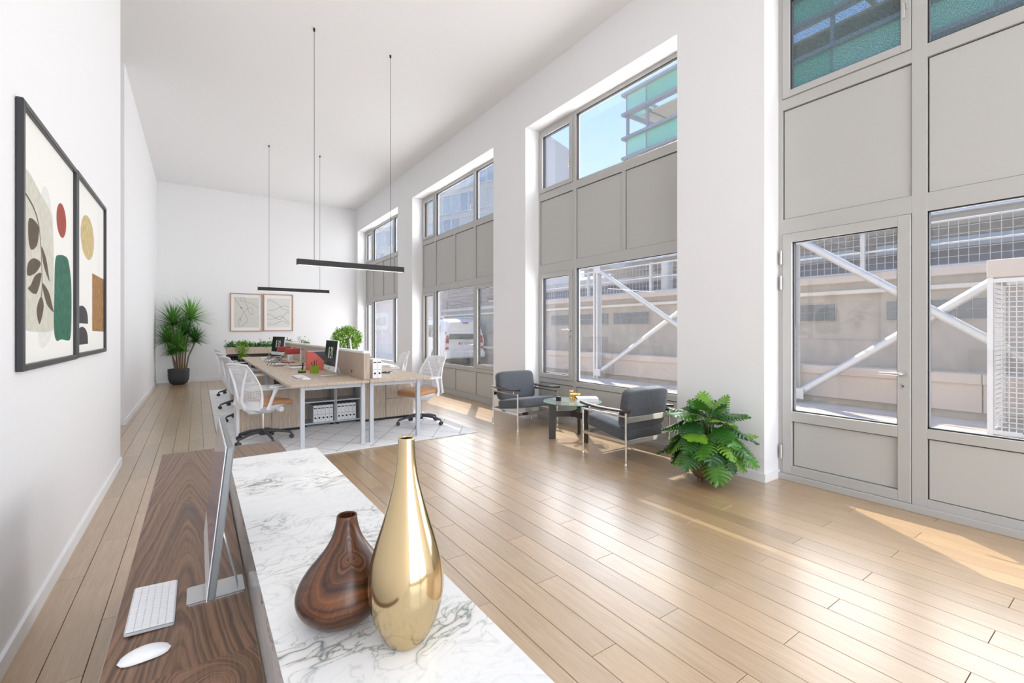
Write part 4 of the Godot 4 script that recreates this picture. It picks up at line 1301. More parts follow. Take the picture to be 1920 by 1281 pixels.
func desks() -> void:
	# rug
	var W := 2.76; var L := 6.75
	var nr := noise(61, 0.25, 2)
	var rt := tex(640, 1536, func(x: int, y: int) -> Color:
		var u := x / 640.0 * W; var v := y / 1536.0 * L
		var g := nr.get_noise_2d(x * 1.0, y * 3.0)
		var c := rgb(230, 231, 233).lerp(rgb(242, 243, 245), 0.5 + 0.5 * g)
		var p := fposmod(u * 0.92 + v * 0.62, 0.34)
		var q := fposmod(u * 0.92 - v * 0.62 + 0.13, 0.34)
		var dash := nr.get_noise_2d(x * 1.7 + 300.0, y * 1.7) > -0.2
		if (p < 0.0075 or q < 0.0075) and dash: c = rgb(104, 104, 112)
		return c)
	var b := MB.new()
	b.bb(0.2, 2.96, 0.0005, 0.011, -11.78, -5.03, 0.003)
	M.rug = planar(rt, 0.2, 2.96, -11.78, -5.03, 0.95)
	solo("rug", b, M.rug, "white rug with thin dark diamond lines under the desks", "rug")
	# four bench desks, two and two back to back
	var names := {
		"00": "limed oak bench desk with the folder file, front one by the white chairs",
		"01": "limed oak bench desk with red lamps, rear one by the white chairs",
		"10": "limed oak bench desk with two white binders, front one on the window side",
		"11": "limed oak bench desk near the window, behind the binders",
	}
	for side in 2:
		for k in 2:
			var z1 := -5.17 - k * 3.04
			var z0 := z1 - 3.03
			var x0 := 0.77 if side == 0 else 1.612
			var x1 := 1.604 if side == 0 else 2.38
			var t := thing("bench_desk", names["%d%d" % [side, k]], "desk")
			b = MB.new()
			var r := 0.05
			var pts := PackedVector2Array()
			# the outer corners are rounded
			var ox := x0 if side == 0 else x1
			var ix_ := x1 if side == 0 else x0
			var sg := 1.0 if side == 0 else -1.0
			pts.append(Vector2(ix_, z0)); pts.append(Vector2(ix_, z1))
			for s in 6: pts.append(Vector2(ox + sg * r - sg * r * sin(PI / 2 * s / 5), z1 - r + r * cos(PI / 2 * s / 5)))
			for s in 6: pts.append(Vector2(ox + sg * r - sg * r * cos(PI / 2 * s / 5), z0 + r - r * sin(PI / 2 * s / 5)))
			b.prism(pts, DY - 0.028, DY, 0.002)
			part("top", b, M.lime_z, t)
			for lx in [ox + sg * 0.15, ix_ - sg * 0.045]:
				for lz in [z1 - 0.09, z0 + 0.09]:
					b = MB.new(); b.bb(lx - 0.022, lx + 0.022, 0.011, DY - 0.028, lz - 0.022, lz + 0.022, 0.003)
					part("leg", b, M.leg, t)
			b = MB.new(); b.bb(ox + sg * 0.15, ix_ - sg * 0.05, DY - 0.075, DY - 0.03, z1 - 0.1, z1 - 0.08)
			b.bb(ox + sg * 0.15, ix_ - sg * 0.05, DY - 0.075, DY - 0.03, z0 + 0.08, z0 + 0.1)
			b.bb(ox + sg * 0.2, ox + sg * 0.22, DY - 0.075, DY - 0.03, z0 + 0.1, z1 - 0.1)
			part("under_frame", b, M.leg, t)
			b = MB.new(); b.bb(minf(ix_ - sg * 0.10, ix_ - sg * 0.16), maxf(ix_ - sg * 0.10, ix_ - sg * 0.16), DY, DY + 0.002, z1 - 0.75, z1 - 0.6, 0.0005)
			part("cable_flap", b, M.lime_z, t)
	# wooden screen between the rows: panels under one white cap
	var t := thing("desk_divider", "limed oak screen with a white cap along the middle of the desks", "divider")
	for k in 4:
		b = MB.new(); b.bb(1.572, 1.642, DY + 0.001, 1.035, -6.765 - k * 1.5, -5.27 - k * 1.5, 0.002)
		part("screen_panel", b, M.lime_y, t)
	b = MB.new(); b.bb(1.566, 1.648, 1.035, 1.062, -11.27, -5.265, 0.003); part("cap", b, M.trim, t)
	for z in [-5.75, -7.4, -8.9]:
		b = MB.new(); b.bb(1.568, 1.572, 0.78, 0.815, z - 0.012, z + 0.012, 0.001); part("cable_outlet", b, M.black, t)
	# open shelf unit below, facing the front
	t = thing("shelf_unit", "open limed oak shelf unit with white binders under the desks", "shelf", Vector3(1.15, 0.011, -6.53))
	b = MB.new(); b.bb(0.0, 0.745, 0.03, 0.66, -0.36, -0.34); part("back_panel", b, M.lime_y, t)
	for x in [[-0.012, 0.0], [0.403, 0.413], [0.421, 0.431], [0.745, 0.757]]:
		b = MB.new(); b.bb(x[0], x[1], 0.03, 0.68, -0.36, 0.0); part("upright", b, M.leg, t)
	for x in [[0.0, 0.403], [0.431, 0.745]]:
		for y in [0.03, 0.318, 0.662]:
			b = MB.new(); b.bb(x[0], x[1], y, y + 0.018, -0.35, -0.004); part("shelf_board", b, M.leg, t)
	for p in [[0.03, -0.03], [0.38, -0.03], [0.45, -0.03], [0.72, -0.03], [0.03, -0.33], [0.72, -0.33]]:
		b = MB.new(); b.cyl(Vector3(p[0], 0, p[1]), Vector3(p[0], 0.03, p[1]), 0.016, 0.016, 10); part("foot", b, M.black, t)
	var n := 0
	var which := ["first", "second", "third", "fourth", "fifth"]
	for bay in 2:
		for k in 5:
			var x: float = (1.15 + 0.135 + 0.0515 * k) if bay == 0 else (1.15 + 0.442 + 0.0515 * k)
			binder(Vector3(x + 0.025, 0.0592, -6.53 - 0.19), 0.0, 0.0495, 0.225, 0.32, "white ring binder, %s from the left in the %s bay of the open shelf unit" % [which[k], ["left", "right"][bay]], "white binders in the shelf unit")
	for k in 2:
		binder(Vector3(1.732 + 0.054 * k, DY, -5.52), 0.0, 0.052, 0.225, 0.24, ["white ring binder on the desk, next to the wooden screen", "white ring binder on the desk, outer one of the pair"][k], "white binders on the desk")
	# cabinet on the window side, below the desk
	t = thing("low_cabinet", "low limed oak cabinet below the window-side desk", "cabinet", Vector3(1.91, 0.011, -6.45))
	b = MB.new(); b.bb(0, 0.76, 0.03, 0.56, -0.45, -0.02); part("body", b, M.lime_y, t)
	for d in [[0.005, 0.33, 0.035, 0.555], [0.335, 0.755, 0.035, 0.30], [0.335, 0.755, 0.305, 0.555]]:
		b = MB.new(); b.bb(d[0], d[1], d[2], d[3], -0.02, 0.0, 0.002); part("front", b, M.lime_y, t)
	b = MB.new(); b.bb(0.02, 0.74, 0.0, 0.03, -0.43, -0.02); part("plinth", b, M.black, t)
	# cabinet between the white chairs
	t = thing("return_cabinet", "low limed oak cabinet with a white end panel between the white chairs", "cabinet", Vector3(0.39, 0.011, -6.45))
	b = MB.new(); b.bb(0.035, 0.74, 0.03, 0.535, -0.44, -0.02); part("body", b, M.lime_y, t)
	b = MB.new(); b.bb(0.0, 0.035, 0.0, 0.56, -0.46, 0.0, 0.002); part("end_panel", b, M.trim, t)
	b = MB.new(); b.bb(0.035, 0.745, 0.535, 0.56, -0.46, 0.0, 0.002); part("top", b, M.trim, t)
	for d in [[0.038, 0.38], [0.385, 0.738]]:
		b = MB.new(); b.bb(d[0], d[1], 0.035, 0.532, -0.02, -0.001, 0.002); part("door", b, M.lime_y, t)
	b = MB.new(); b.bb(0.05, 0.72, 0.0, 0.03, -0.42, -0.02); part("plinth", b, M.black, t)
	# second pedestal farther back
	t = thing("return_cabinet", "low limed oak cabinet with a white top between the rear white chairs", "cabinet", Vector3(0.46, 0.011, -9.7))
	b = MB.new(); b.bb(0.035, 0.74, 0.03, 0.535, -0.44, 0.0); part("body", b, M.lime_y, t)
	b = MB.new(); b.bb(0.0, 0.745, 0.535, 0.56, -0.46, 0.02, 0.002); part("top", b, M.trim, t)
	b = MB.new(); b.bb(0.0, 0.035, 0.0, 0.535, -0.46, 0.0, 0.002); part("end_panel", b, M.trim, t)
	b = MB.new(); b.bb(0.05, 0.72, 0.0, 0.03, -0.42, -0.02); part("plinth", b, M.black, t)
	# dark bookcase and planter at the far end
	t = thing("bookcase", "low bookcase with dark shelves at the far end of the desks", "bookcase", Vector3(0.56, 0.0, -12.35))
	b = MB.new(); b.bb(0, 1.75, 0.0, 0.05, -0.4, 0.0); part("plinth", b, M.black, t)
	b = MB.new(); b.bb(0, 1.75, 0.05, 0.70, -0.4, -0.38); part("back_panel", b, mat(rgb(52, 48, 46), 0.6), t)
	for x in [0.0, 0.43, 0.865, 1.3, 1.725]:
		b = MB.new(); b.bb(x, x + 0.025, 0.05, 0.70, -0.38, 0.0); part("upright", b, M.lime_y, t)
	for y in [0.05, 0.37, 0.70]:
		b = MB.new(); b.bb(0.0, 1.75, y, y + 0.022, -0.4, 0.0); part("shelf_board", b, mat(rgb(58, 52, 50), 0.6), t)
	for k in 7:
		var bk := thing("book", "dark upright book on the bookcase shelf, %s from its outer end" % ["first", "second", "third", "fourth", "fifth", "sixth", "seventh"][k], "book", Vector3(0.62 + k * 0.052, 0.393, -12.55), 0, "dark books in the bookcase")
		b = MB.new(); b.bb(0, 0.04, 0.0, 0.27, -0.1, 0.1, 0.003); part("cover", b, mat([rgb(40, 50, 72), rgb(62, 66, 76), rgb(32, 38, 52)][k % 3], 0.6), bk)
		b = MB.new(); b.bb(0.005, 0.035, 0.004, 0.266, -0.101, 0.096); part("pages", b, mat(rgb(226, 220, 208), 0.9), bk)

func binder(at: Vector3, turn: float, w: float, h: float, d: float, label: String, group: String) -> void:
	var t := thing("ring_binder", label, "binder", at, turn, group)
	if not M.has("binder"):
		var b := MB.new(); b.bb(-w / 2, w / 2, 0, h, -d + 0.16, 0.16, 0.002)
		M.binder = [b.mesh()]
		b = MB.new(); b.bb(-w / 2 * 0.75, w / 2 * 0.75, h * 0.80, h * 0.855, 0.16, 0.1612); M.binder.append(b.mesh())
		b = MB.new(); b.bb(-w / 2 * 0.75, w / 2 * 0.75, h * 0.44, h * 0.455, 0.16, 0.1612); M.binder.append(b.mesh())
		b = MB.new(); b.cyl(Vector3(0, h * 0.25, 0.159), Vector3(0, h * 0.25, 0.1615), 0.0125, 0.0125, 14); M.binder.append(b.mesh())
		b = MB.new(); b.bb(-w / 2 + 0.006, w / 2 - 0.006, h - 0.004, h + 0.0006, -d + 0.17, 0.13); M.binder.append(b.mesh())
	if d < 0.3:
		var b := MB.new(); b.bb(-w / 2, w / 2, 0, h, -d + 0.16, 0.16, 0.002)
		part("cover", b, M.plastic, t)
	else:
		part("cover", M.binder[0], M.plastic, t)
		part("page_edges", M.binder[4], mat(rgb(150, 150, 152), 0.8), t)
	part("title_label", M.binder[1], M.black, t)
	part("label_line", M.binder[2], M.black, t)
	part("finger_hole", M.binder[3], M.black, t)

func office_chairs() -> void:
	var frame := mat(rgb(236, 237, 240), 0.4)
	var dark := mat(rgb(62, 64, 68), 0.45)
	var tan := mat(rgb(192, 142, 102), 0.6)
	var t := thing("office_chair", "x", "chair", Vector3.ZERO, 0.0, "white mesh office chairs at the desks")
	var b := MB.new()
	# five-star base
	b.lathe([Vector2(0.0, 0.075), Vector2(0.035, 0.075), Vector2(0.038, 0.12), Vector2(0.03, 0.14), Vector2(0.0, 0.14)], 16)
	part("hub", b, dark, t)
	for k in 5:
		var a := TAU * k / 5 + 0.3
		var d := Vector3(cos(a), 0, sin(a))
		b = MB.new()
		b.tube([d * 0.02 + Vector3(0, 0.125, 0), d * 0.16 + Vector3(0, 0.11, 0), d * 0.285 + Vector3(0, 0.078, 0), d * 0.30 + Vector3(0, 0.066, 0), d * 0.302 + Vector3(0, 0.05, 0)], [0.022, 0.018, 0.0135, 0.011, 0.008], 8)
		part("base_arm", b, dark, t)
		b = MB.new()
		var sd := Vector3(-d.z, 0, d.x)
		for s in [-1, 1]: b.cyl(d * 0.302 + sd * 0.008 * s + Vector3(0, 0.027, 0), d * 0.302 + sd * 0.026 * s + Vector3(0, 0.027, 0), 0.027, 0.024, 14)
		b.box(d * 0.302 + Vector3(0, 0.04, 0), Vector3(0.03, 0.025, 0.03), 0.008)
		part("caster", b, dark, t)
	b = MB.new(); b.cyl(Vector3(0, 0.13, 0), Vector3(0, 0.36, 0), 0.014, 0.014, 14); part("gas_column", b, M.chrome, t)
	# seat pan, cushion
	b = MB.new()
	b.lathe([Vector2(0.0, 0.33), Vector2(0.10, 0.335), Vector2(0.19, 0.385), Vector2(0.225, 0.425), Vector2(0.23, 0.44), Vector2(0.0, 0.44)], 28)
	for i in b.v.size(): b.v[i].z = b.v[i].z * 0.98 - 0.01
	part("seat_pan", b, frame, t)
	b = MB.new(); b.pillow(Vector3(0, 0.462, -0.035), Vector3(0.46, 0.06, 0.44), 0.03, 0.008, 10)
	for i in b.v.size():
		var p := b.v[i]
		if p.z < -0.12: p.y -= 2.2 * (p.z + 0.12) * (p.z + 0.12)
		b.v[i] = p
	part("seat_cushion", b, tan, t)
	# tilt knob
	b = MB.new(); b.cyl(Vector3(0.2, 0.385, -0.05), Vector3(0.255, 0.385, -0.05), 0.03, 0.03, 16); part("tilt_knob", b, frame, t)
	# back: curved web in a frame, local +z is the rear
	var surf := func(u: float, v: float) -> Vector3:
		var w := lerpf(0.225, 0.175, smoothstep(0.0, 1.0, v)) + 0.012 * sin(PI * v)
		var z := 0.185 + 0.13 * v * v - 0.035 * sin(PI * v) + 0.035 * (1 - u * u) * (1 - 0.5 * v)
		var y := 0.43 + 0.475 * v + 0.012 * (1 - u * u) * v
		return Vector3(u * w, y, z)
	b = MB.new()
	for i in 27:
		var v := 0.03 + 0.94 * i / 26.0
		var p := []
		for j in 9: p.append(surf.call(-1.0 + 2.0 * j / 8.0, v))
		b.tube(p, 0.0042, 4, false)
	for i in 17:
		var p := []
		for j in 10: p.append(surf.call((-0.92 + 1.84 * i / 16.0) * (1.0 - 0.12 * sin(PI * j / 9.0)), j / 9.0))
		b.tube(p, 0.0036, 4, false)
	part("back_web", b, frame, t)
	for s in [-1.0, 1.0]:
		var p := []
		for j in 10: p.append(surf.call(s, j / 9.0) + Vector3(0, 0, 0.004))
		b = MB.new(); b.tube(p, [0.03, 0.025, 0.02, 0.017, 0.015, 0.014, 0.013, 0.0125, 0.012, 0.012], 8, true, 0.55, Vector3(0, 0, 1))
		part("back_strap", b, frame, t)
		# arm rest: flared post and pad
		b = MB.new()
		b.tube([Vector3(s * 0.225, 0.40, 0.10), Vector3(s * 0.25, 0.47, 0.09), Vector3(s * 0.262, 0.56, 0.06), Vector3(s * 0.265, 0.645, 0.02)], [0.03, 0.021, 0.02, 0.034], 10, true, 0.6, Vector3(1, 0, 0))
		var ar := part("arm_post", b, frame, t)
		b = MB.new(); b.prism(round_rect(s * 0.265 - 0.038, s * 0.265 + 0.038, -0.13, 0.11, 0.034), 0.645, 0.668, 0.005); part("arm_pad", b, frame, ar)
	b = MB.new()
	var tp := []
	for j in 9: tp.append(surf.call(-1.0 + 2.0 * j / 8.0, 1.0))
	b.tube(tp, 0.012, 8); part("top_rail", b, frame, t)
	# Y-shaped tower behind the web
	b = MB.new()
	for s in [-1.0, 1.0]: b.tube([Vector3(0, 0.40, 0.21), Vector3(s * 0.02, 0.5, 0.275), Vector3(s * 0.07, 0.68, 0.29), Vector3(s * 0.15, 0.86, 0.30)], [0.026, 0.02, 0.014, 0.01], 8)
	b.tube([Vector3(0, 0.37, 0.05), Vector3(0, 0.375, 0.16), Vector3(0, 0.42, 0.22)], [0.05, 0.04, 0.026], 10)
	part("back_tower", b, frame, t)
	b = MB.new()
	var sh := []
	for i in 5:
		var row := []
		for j in 9:
			var u := -1.0 + 2.0 * j / 8.0
			row.append(surf.call(u, 0.13 * i / 4.0) + Vector3(0, -0.03 * (1 - i / 4.0), 0.008))
		sh.append(row)
	b.grid(sh); part("lumbar_shell", b, frame, t)
	var spots := [
		[0.63, -6.02, -1.05, "white mesh office chair with tan seat, foremost, beside the white end panel"],
		[0.62, -7.62, -1.3, "white mesh office chair, second along the row from the reception side"],
		[0.60, -8.92, -1.35, "white mesh office chair, third along the row from the reception side"],
		[0.63, -10.72, -1.3, "white mesh office chair, last of the row, next to the planter"],
		[2.53, -5.87, 1.95, "white mesh office chair with tan seat on the window side, by the desk corner"],
		[2.74, -7.75, 1.5, "white mesh office chair on the window side before the far window"],
	]
	for k in spots.size():
		var s: Array = spots[k]
		if k == 0:
			t.position = Vector3(s[0], 0.011, s[1]); t.rotation.y = s[2]; t.set_meta("label", s[3])
		else: dup(t, Vector3(s[0], 0.011, s[1]), s[2], s[3])

func desk_computer(at: Vector3, turn: float, label: String, group: String) -> void:
	# older all-in-one: white chin, black screen; faces local +z
	var t := thing("desk_computer", label, "computer", at, turn, group)
	var body := mat(rgb(226, 228, 231), 0.35, 0.2)
	var T := Transform3D(Basis(Vector3.RIGHT, -0.1), Vector3(0, 0.06, 0.0))
	var b := MB.new(); b.t = T
	b.bb(-0.3, 0.3, 0.0, 0.385, -0.022, 0.0, 0.006); part("body", b, body, t)
	b = MB.new(); b.t = T; b.bb(-0.294, 0.294, 0.066, 0.38, 0.0, 0.002); part("screen", b, mat(rgb(22, 24, 27), 0.12), t)
	b = MB.new(); b.t = T * Transform3D(Basis(Vector3.RIGHT, PI / 2), Vector3(0, 0.033, 0.0)); b.prism(apple(0.014), 0.0, 0.001); part("logo", b, M.black, t)
	b = MB.new(); b.t = T * Transform3D(Basis(Vector3.RIGHT, PI / 2), Vector3(0, 0.21, -0.0228)); b.prism(apple(0.032), 0.0, 0.001); part("back_logo", b, M.black, t)
	var n := Node3D.new()
	for q in [["8", -0.075], ["31", 0.065]]:
		var m := lettering(q[0], 0.16, rgb(240, 242, 245), T * Vector3(q[1], 0.225, 0.0028), 0.0, t, 0.62, "clock_digits")
		m.rotation.x = -0.1
	n.free()
	b = MB.new()
	b.tube([Vector3(0, 0.0045, 0.10), Vector3(0, 0.0045, -0.10), Vector3(0, 0.02, -0.13), Vector3(0, 0.17, -0.055)], 0.09, 4, true, 0.045, Vector3(0, 1, 0))
	part("stand", b, body, t)

func desk_things() -> void:
	var L := -PI / 2   # faces -x: towards the white chairs
	desk_computer(Vector3(1.36, DY, -6.02), L, "all-in-one computer showing 8 31 beside the green pencil cup", "computers on the desks")
	desk_computer(Vector3(1.36, DY, -10.55), L + 0.25, "all-in-one computer showing 8 31 near the planter", "computers on the desks")
	desk_computer(Vector3(1.86, DY, -6.72), PI / 2 - 0.25, "computer seen from behind over the wooden screen, by the round leafy plant", "computers on the desks")
	desk_computer(Vector3(1.86, DY, -10.75), PI / 2 - 0.25, "far computer seen from behind over the wooden screen", "computers on the desks")
	var kb := func(x: float, z: float, turn: float, label: String) -> void:
		var t := thing("slim_keyboard", label, "keyboard", Vector3(x, DY, z), turn, "keyboards on the desks")
		var b := MB.new(); b.t = Transform3D(Basis(Vector3.RIGHT, 0.05), Vector3(0, 0.0065, 0)); b.prism(round_rect(-0.2, 0.2, -0.06, 0.06, 0.01), -0.003, 0.005, 0.001); part("case", b, M.alu, t)
		b = MB.new(); b.t = Transform3D(Basis(Vector3.RIGHT, 0.05), Vector3(0, 0.0065, 0))
		for r in 5:
			for c in 15: b.bb(-0.19 + c * 0.0255, -0.168 + c * 0.0255, 0.005, 0.0065, -0.052 + r * 0.0212, -0.034 + r * 0.0212)
		part("key_field", b, M.plastic, t)
	kb.call(1.02, -6.0, -PI / 2, "pale keyboard on the front desk beside a mouse")
	kb.call(1.1, -10.5, -PI / 2, "pale keyboard on the rear desk before the far clock screen")
	mouse(Vector3(1.03, DY, -5.66), 1.3, 1.0, "white mouse on the front desk beside the keyboard")
	# pencil cup
	var t := thing("pencil_cup", "square green pencil cup with dark pens on the front desk", "cup", Vector3(1.272, DY, -6.43), 0.3)
	var green := mat(rgb(132, 160, 38), 0.5)
	var b := MB.new()
	for s in [[-0.04, 0.04, -0.04, -0.036], [-0.04, 0.04, 0.036, 0.04], [-0.04, -0.036, -0.036, 0.036], [0.036, 0.04, -0.036, 0.036]]: b.bb(s[0], s[1], 0.0, 0.105, s[2], s[3])
	b.bb(-0.036, 0.036, 0.0, 0.004, -0.036, 0.036)
	part("cup", b, green, t)
	for k in 4:
		b = MB.new(); b.cyl(Vector3(-0.015 + 0.01 * k, 0.005, 0.01 * (k % 2)), Vector3(-0.03 + 0.02 * k, 0.15 + 0.01 * k, -0.015 + 0.02 * (k % 2)), 0.0045, 0.0045, 8)
		part("pen", b, [M.black, mat(rgb(120, 40, 40), 0.5)][k % 2], t)
	# tape or pen stand
	t = thing("pen_stand", "small green and black pen stand on the front desk", "pen stand", Vector3(1.15, DY, -6.6), 0.2)
	b = MB.new(); b.box(Vector3(0, 0.01, 0), Vector3(0.09, 0.02, 0.06), 0.003); part("base", b, M.black, t)
	b = MB.new(); b.box(Vector3(0, 0.028, 0), Vector3(0.086, 0.018, 0.056), 0.003); part("tray", b, green, t)
	b = MB.new(); b.tube([Vector3(0.005, 0.035, 0), Vector3(0.016, 0.135, 0)], [0.011, 0.009], 8); part("pen", b, M.black, t)
	# magazine file
	t = thing("magazine_file", "coral magazine file with folders on the front desk", "file holder", Vector3(1.40, DY, -6.98), 0.0)
	var coral := mat(rgb(214, 108, 98), 0.6)
	for s in [-1, 1]:
		b = MB.new(); b.t = Transform3D(Basis(), Vector3(0, 0, s * 0.05))
		b.prism_up(PackedVector2Array([Vector2(-0.125, 0), Vector2(0.125, 0), Vector2(0.125, 0.11), Vector2(-0.03, 0.255), Vector2(-0.125, 0.27)]), 0.003); part("side", b, coral, t)
	b = MB.new(); b.bb(-0.125, -0.122, 0, 0.27, -0.05, 0.05); b.bb(-0.125, 0.125, 0, 0.003, -0.05, 0.05); b.bb(0.122, 0.125, 0, 0.11, -0.05, 0.05); part("spine", b, coral, t)
	b = MB.new(); b.bb(-0.11, 0.12, 0.005, 0.275, -0.04, -0.01); part("folder", b, mat(rgb(188, 198, 210), 0.6), t)
	b = MB.new(); b.bb(-0.11, 0.12, 0.005, 0.262, 0.0, 0.03); part("folder", b, mat(rgb(84, 82, 92), 0.6), t)
	t = thing("magazine_file", "dark grey magazine file behind the coral one", "file holder", Vector3(1.43, DY, -7.2), 0.0)
	b = MB.new(); b.bb(-0.1, 0.12, 0.0, 0.25, -0.045, 0.045, 0.002); part("box", b, mat(rgb(82, 78, 88), 0.6), t)
	b = MB.new(); b.cyl(Vector3(0.0, 0.2, 0.044), Vector3(0.0, 0.2, 0.047), 0.012, 0.012, 10); part("finger_hole", b, M.black, t)
	# red lamps
	for q in [[1.36, -7.92, 0.3, "red flat-headed desk lamp nearer to the coral file"], [1.37, -8.8, 0.15, "red flat-headed desk lamp nearer to the far computer"]]:
		t = thing("desk_lamp", q[3], "lamp", Vector3(q[0], DY, q[1]), q[2], "red desk lamps")
		var red := mat(rgb(158, 44, 46), 0.5)
		b = MB.new(); b.box(Vector3(-0.06, 0.006, 0.0), Vector3(0.2, 0.012, 0.12), 0.004); part("base", b, red, t)
		b = MB.new(); b.cyl(Vector3(0, 0.012, 0), Vector3(0, 0.27, 0), 0.007, 0.007, 10); part("stem", b, M.plastic, t)
		b = MB.new(); b.cyl(Vector3(-0.05, 0.265, 0), Vector3(0.05, 0.265, 0), 0.005, 0.005, 8); part("joint", b, M.black, t)
		b = MB.new(); b.bb(-0.23, -0.03, 0.195, 0.285, -0.05, 0.05, 0.008); part("lamp_head", b, red, t)
	# wire letter racks
	for q in [[1.07, -8.14, 0.4, "black wire letter rack on the rear desk, before the red lamps"], [1.12, -9.1, 0.2, "black wire letter rack on the rear desk, holding papers"]]:
		t = thing("wire_rack", q[3], "rack", Vector3(q[0], DY, q[1]), q[2], "wire racks on the desk")
		for k in 3:
			b = MB.new()
			var p := []
			for j in 13: p.append(Vector3(-0.13 + 0.26 * j / 12.0, 0.012 + 0.085 * pow(sin(PI * j / 12.0), 0.5), -0.09 + 0.09 * k))
			b.tube(p, 0.0035, 6); part("hoop", b, M.black, t)
		for y in [0.03, 0.06, 0.09]:
			b = MB.new(); b.cyl(Vector3(-0.06, y, -0.11), Vector3(-0.06, y, 0.11), 0.003, 0.003, 6); b.cyl(Vector3(0.06, y, -0.11), Vector3(0.06, y, 0.11), 0.003, 0.003, 6); part("wire", b, M.black, t)
		b = MB.new(); b.bb(-0.1, 0.1, 0.028, 0.034, -0.1, 0.1); part("papers", b, M.plastic, t)
	# notepads
	for q in [[1.25, -7.5, 0.1, "white notepad on the front desk beside the coral file"], [1.15, -9.55, 0.3, "white notepad on the rear desk"]]:
		t = thing("notepad", q[3], "notepad", Vector3(q[0], DY, q[1]), q[2], "notepads")
		b = MB.new(); b.bb(-0.11, 0.11, 0.004, 0.014, -0.15, 0.15, 0.001); part("pages", b, M.plastic, t)
		b = MB.new(); b.bb(-0.112, 0.112, 0.0, 0.004, -0.152, 0.152, 0.001); part("cover", b, mat(rgb(170, 168, 166), 0.6), t)
	t = thing("paper_cup", "small white cup on the rear desk behind the lamps", "cup", Vector3(1.47, DY, -9.7))
	b = MB.new(); b.lathe([Vector2(0.0, 0.0), Vector2(0.03, 0.0), Vector2(0.04, 0.1), Vector2(0.037, 0.1), Vector2(0.028, 0.006), Vector2(0.0, 0.006)], 18); part("cup", b, M.plastic, t)
	t = thing("notebook", "black notebook with a pen on the window-side desk", "notebook", Vector3(2.1, DY, -5.98), 0.9)
	b = MB.new(); b.bb(-0.1, 0.1, 0.0, 0.012, -0.07, 0.07, 0.002); part("cover", b, M.black, t)
	b = MB.new(); b.bb(-0.097, 0.098, 0.002, 0.010, -0.067, 0.0705); part("pages", b, M.plastic, t)
	b = MB.new(); b.cyl(Vector3(-0.07, 0.017, 0.02), Vector3(0.07, 0.017, -0.02), 0.005, 0.003, 8); part("pen", b, M.alu, t)

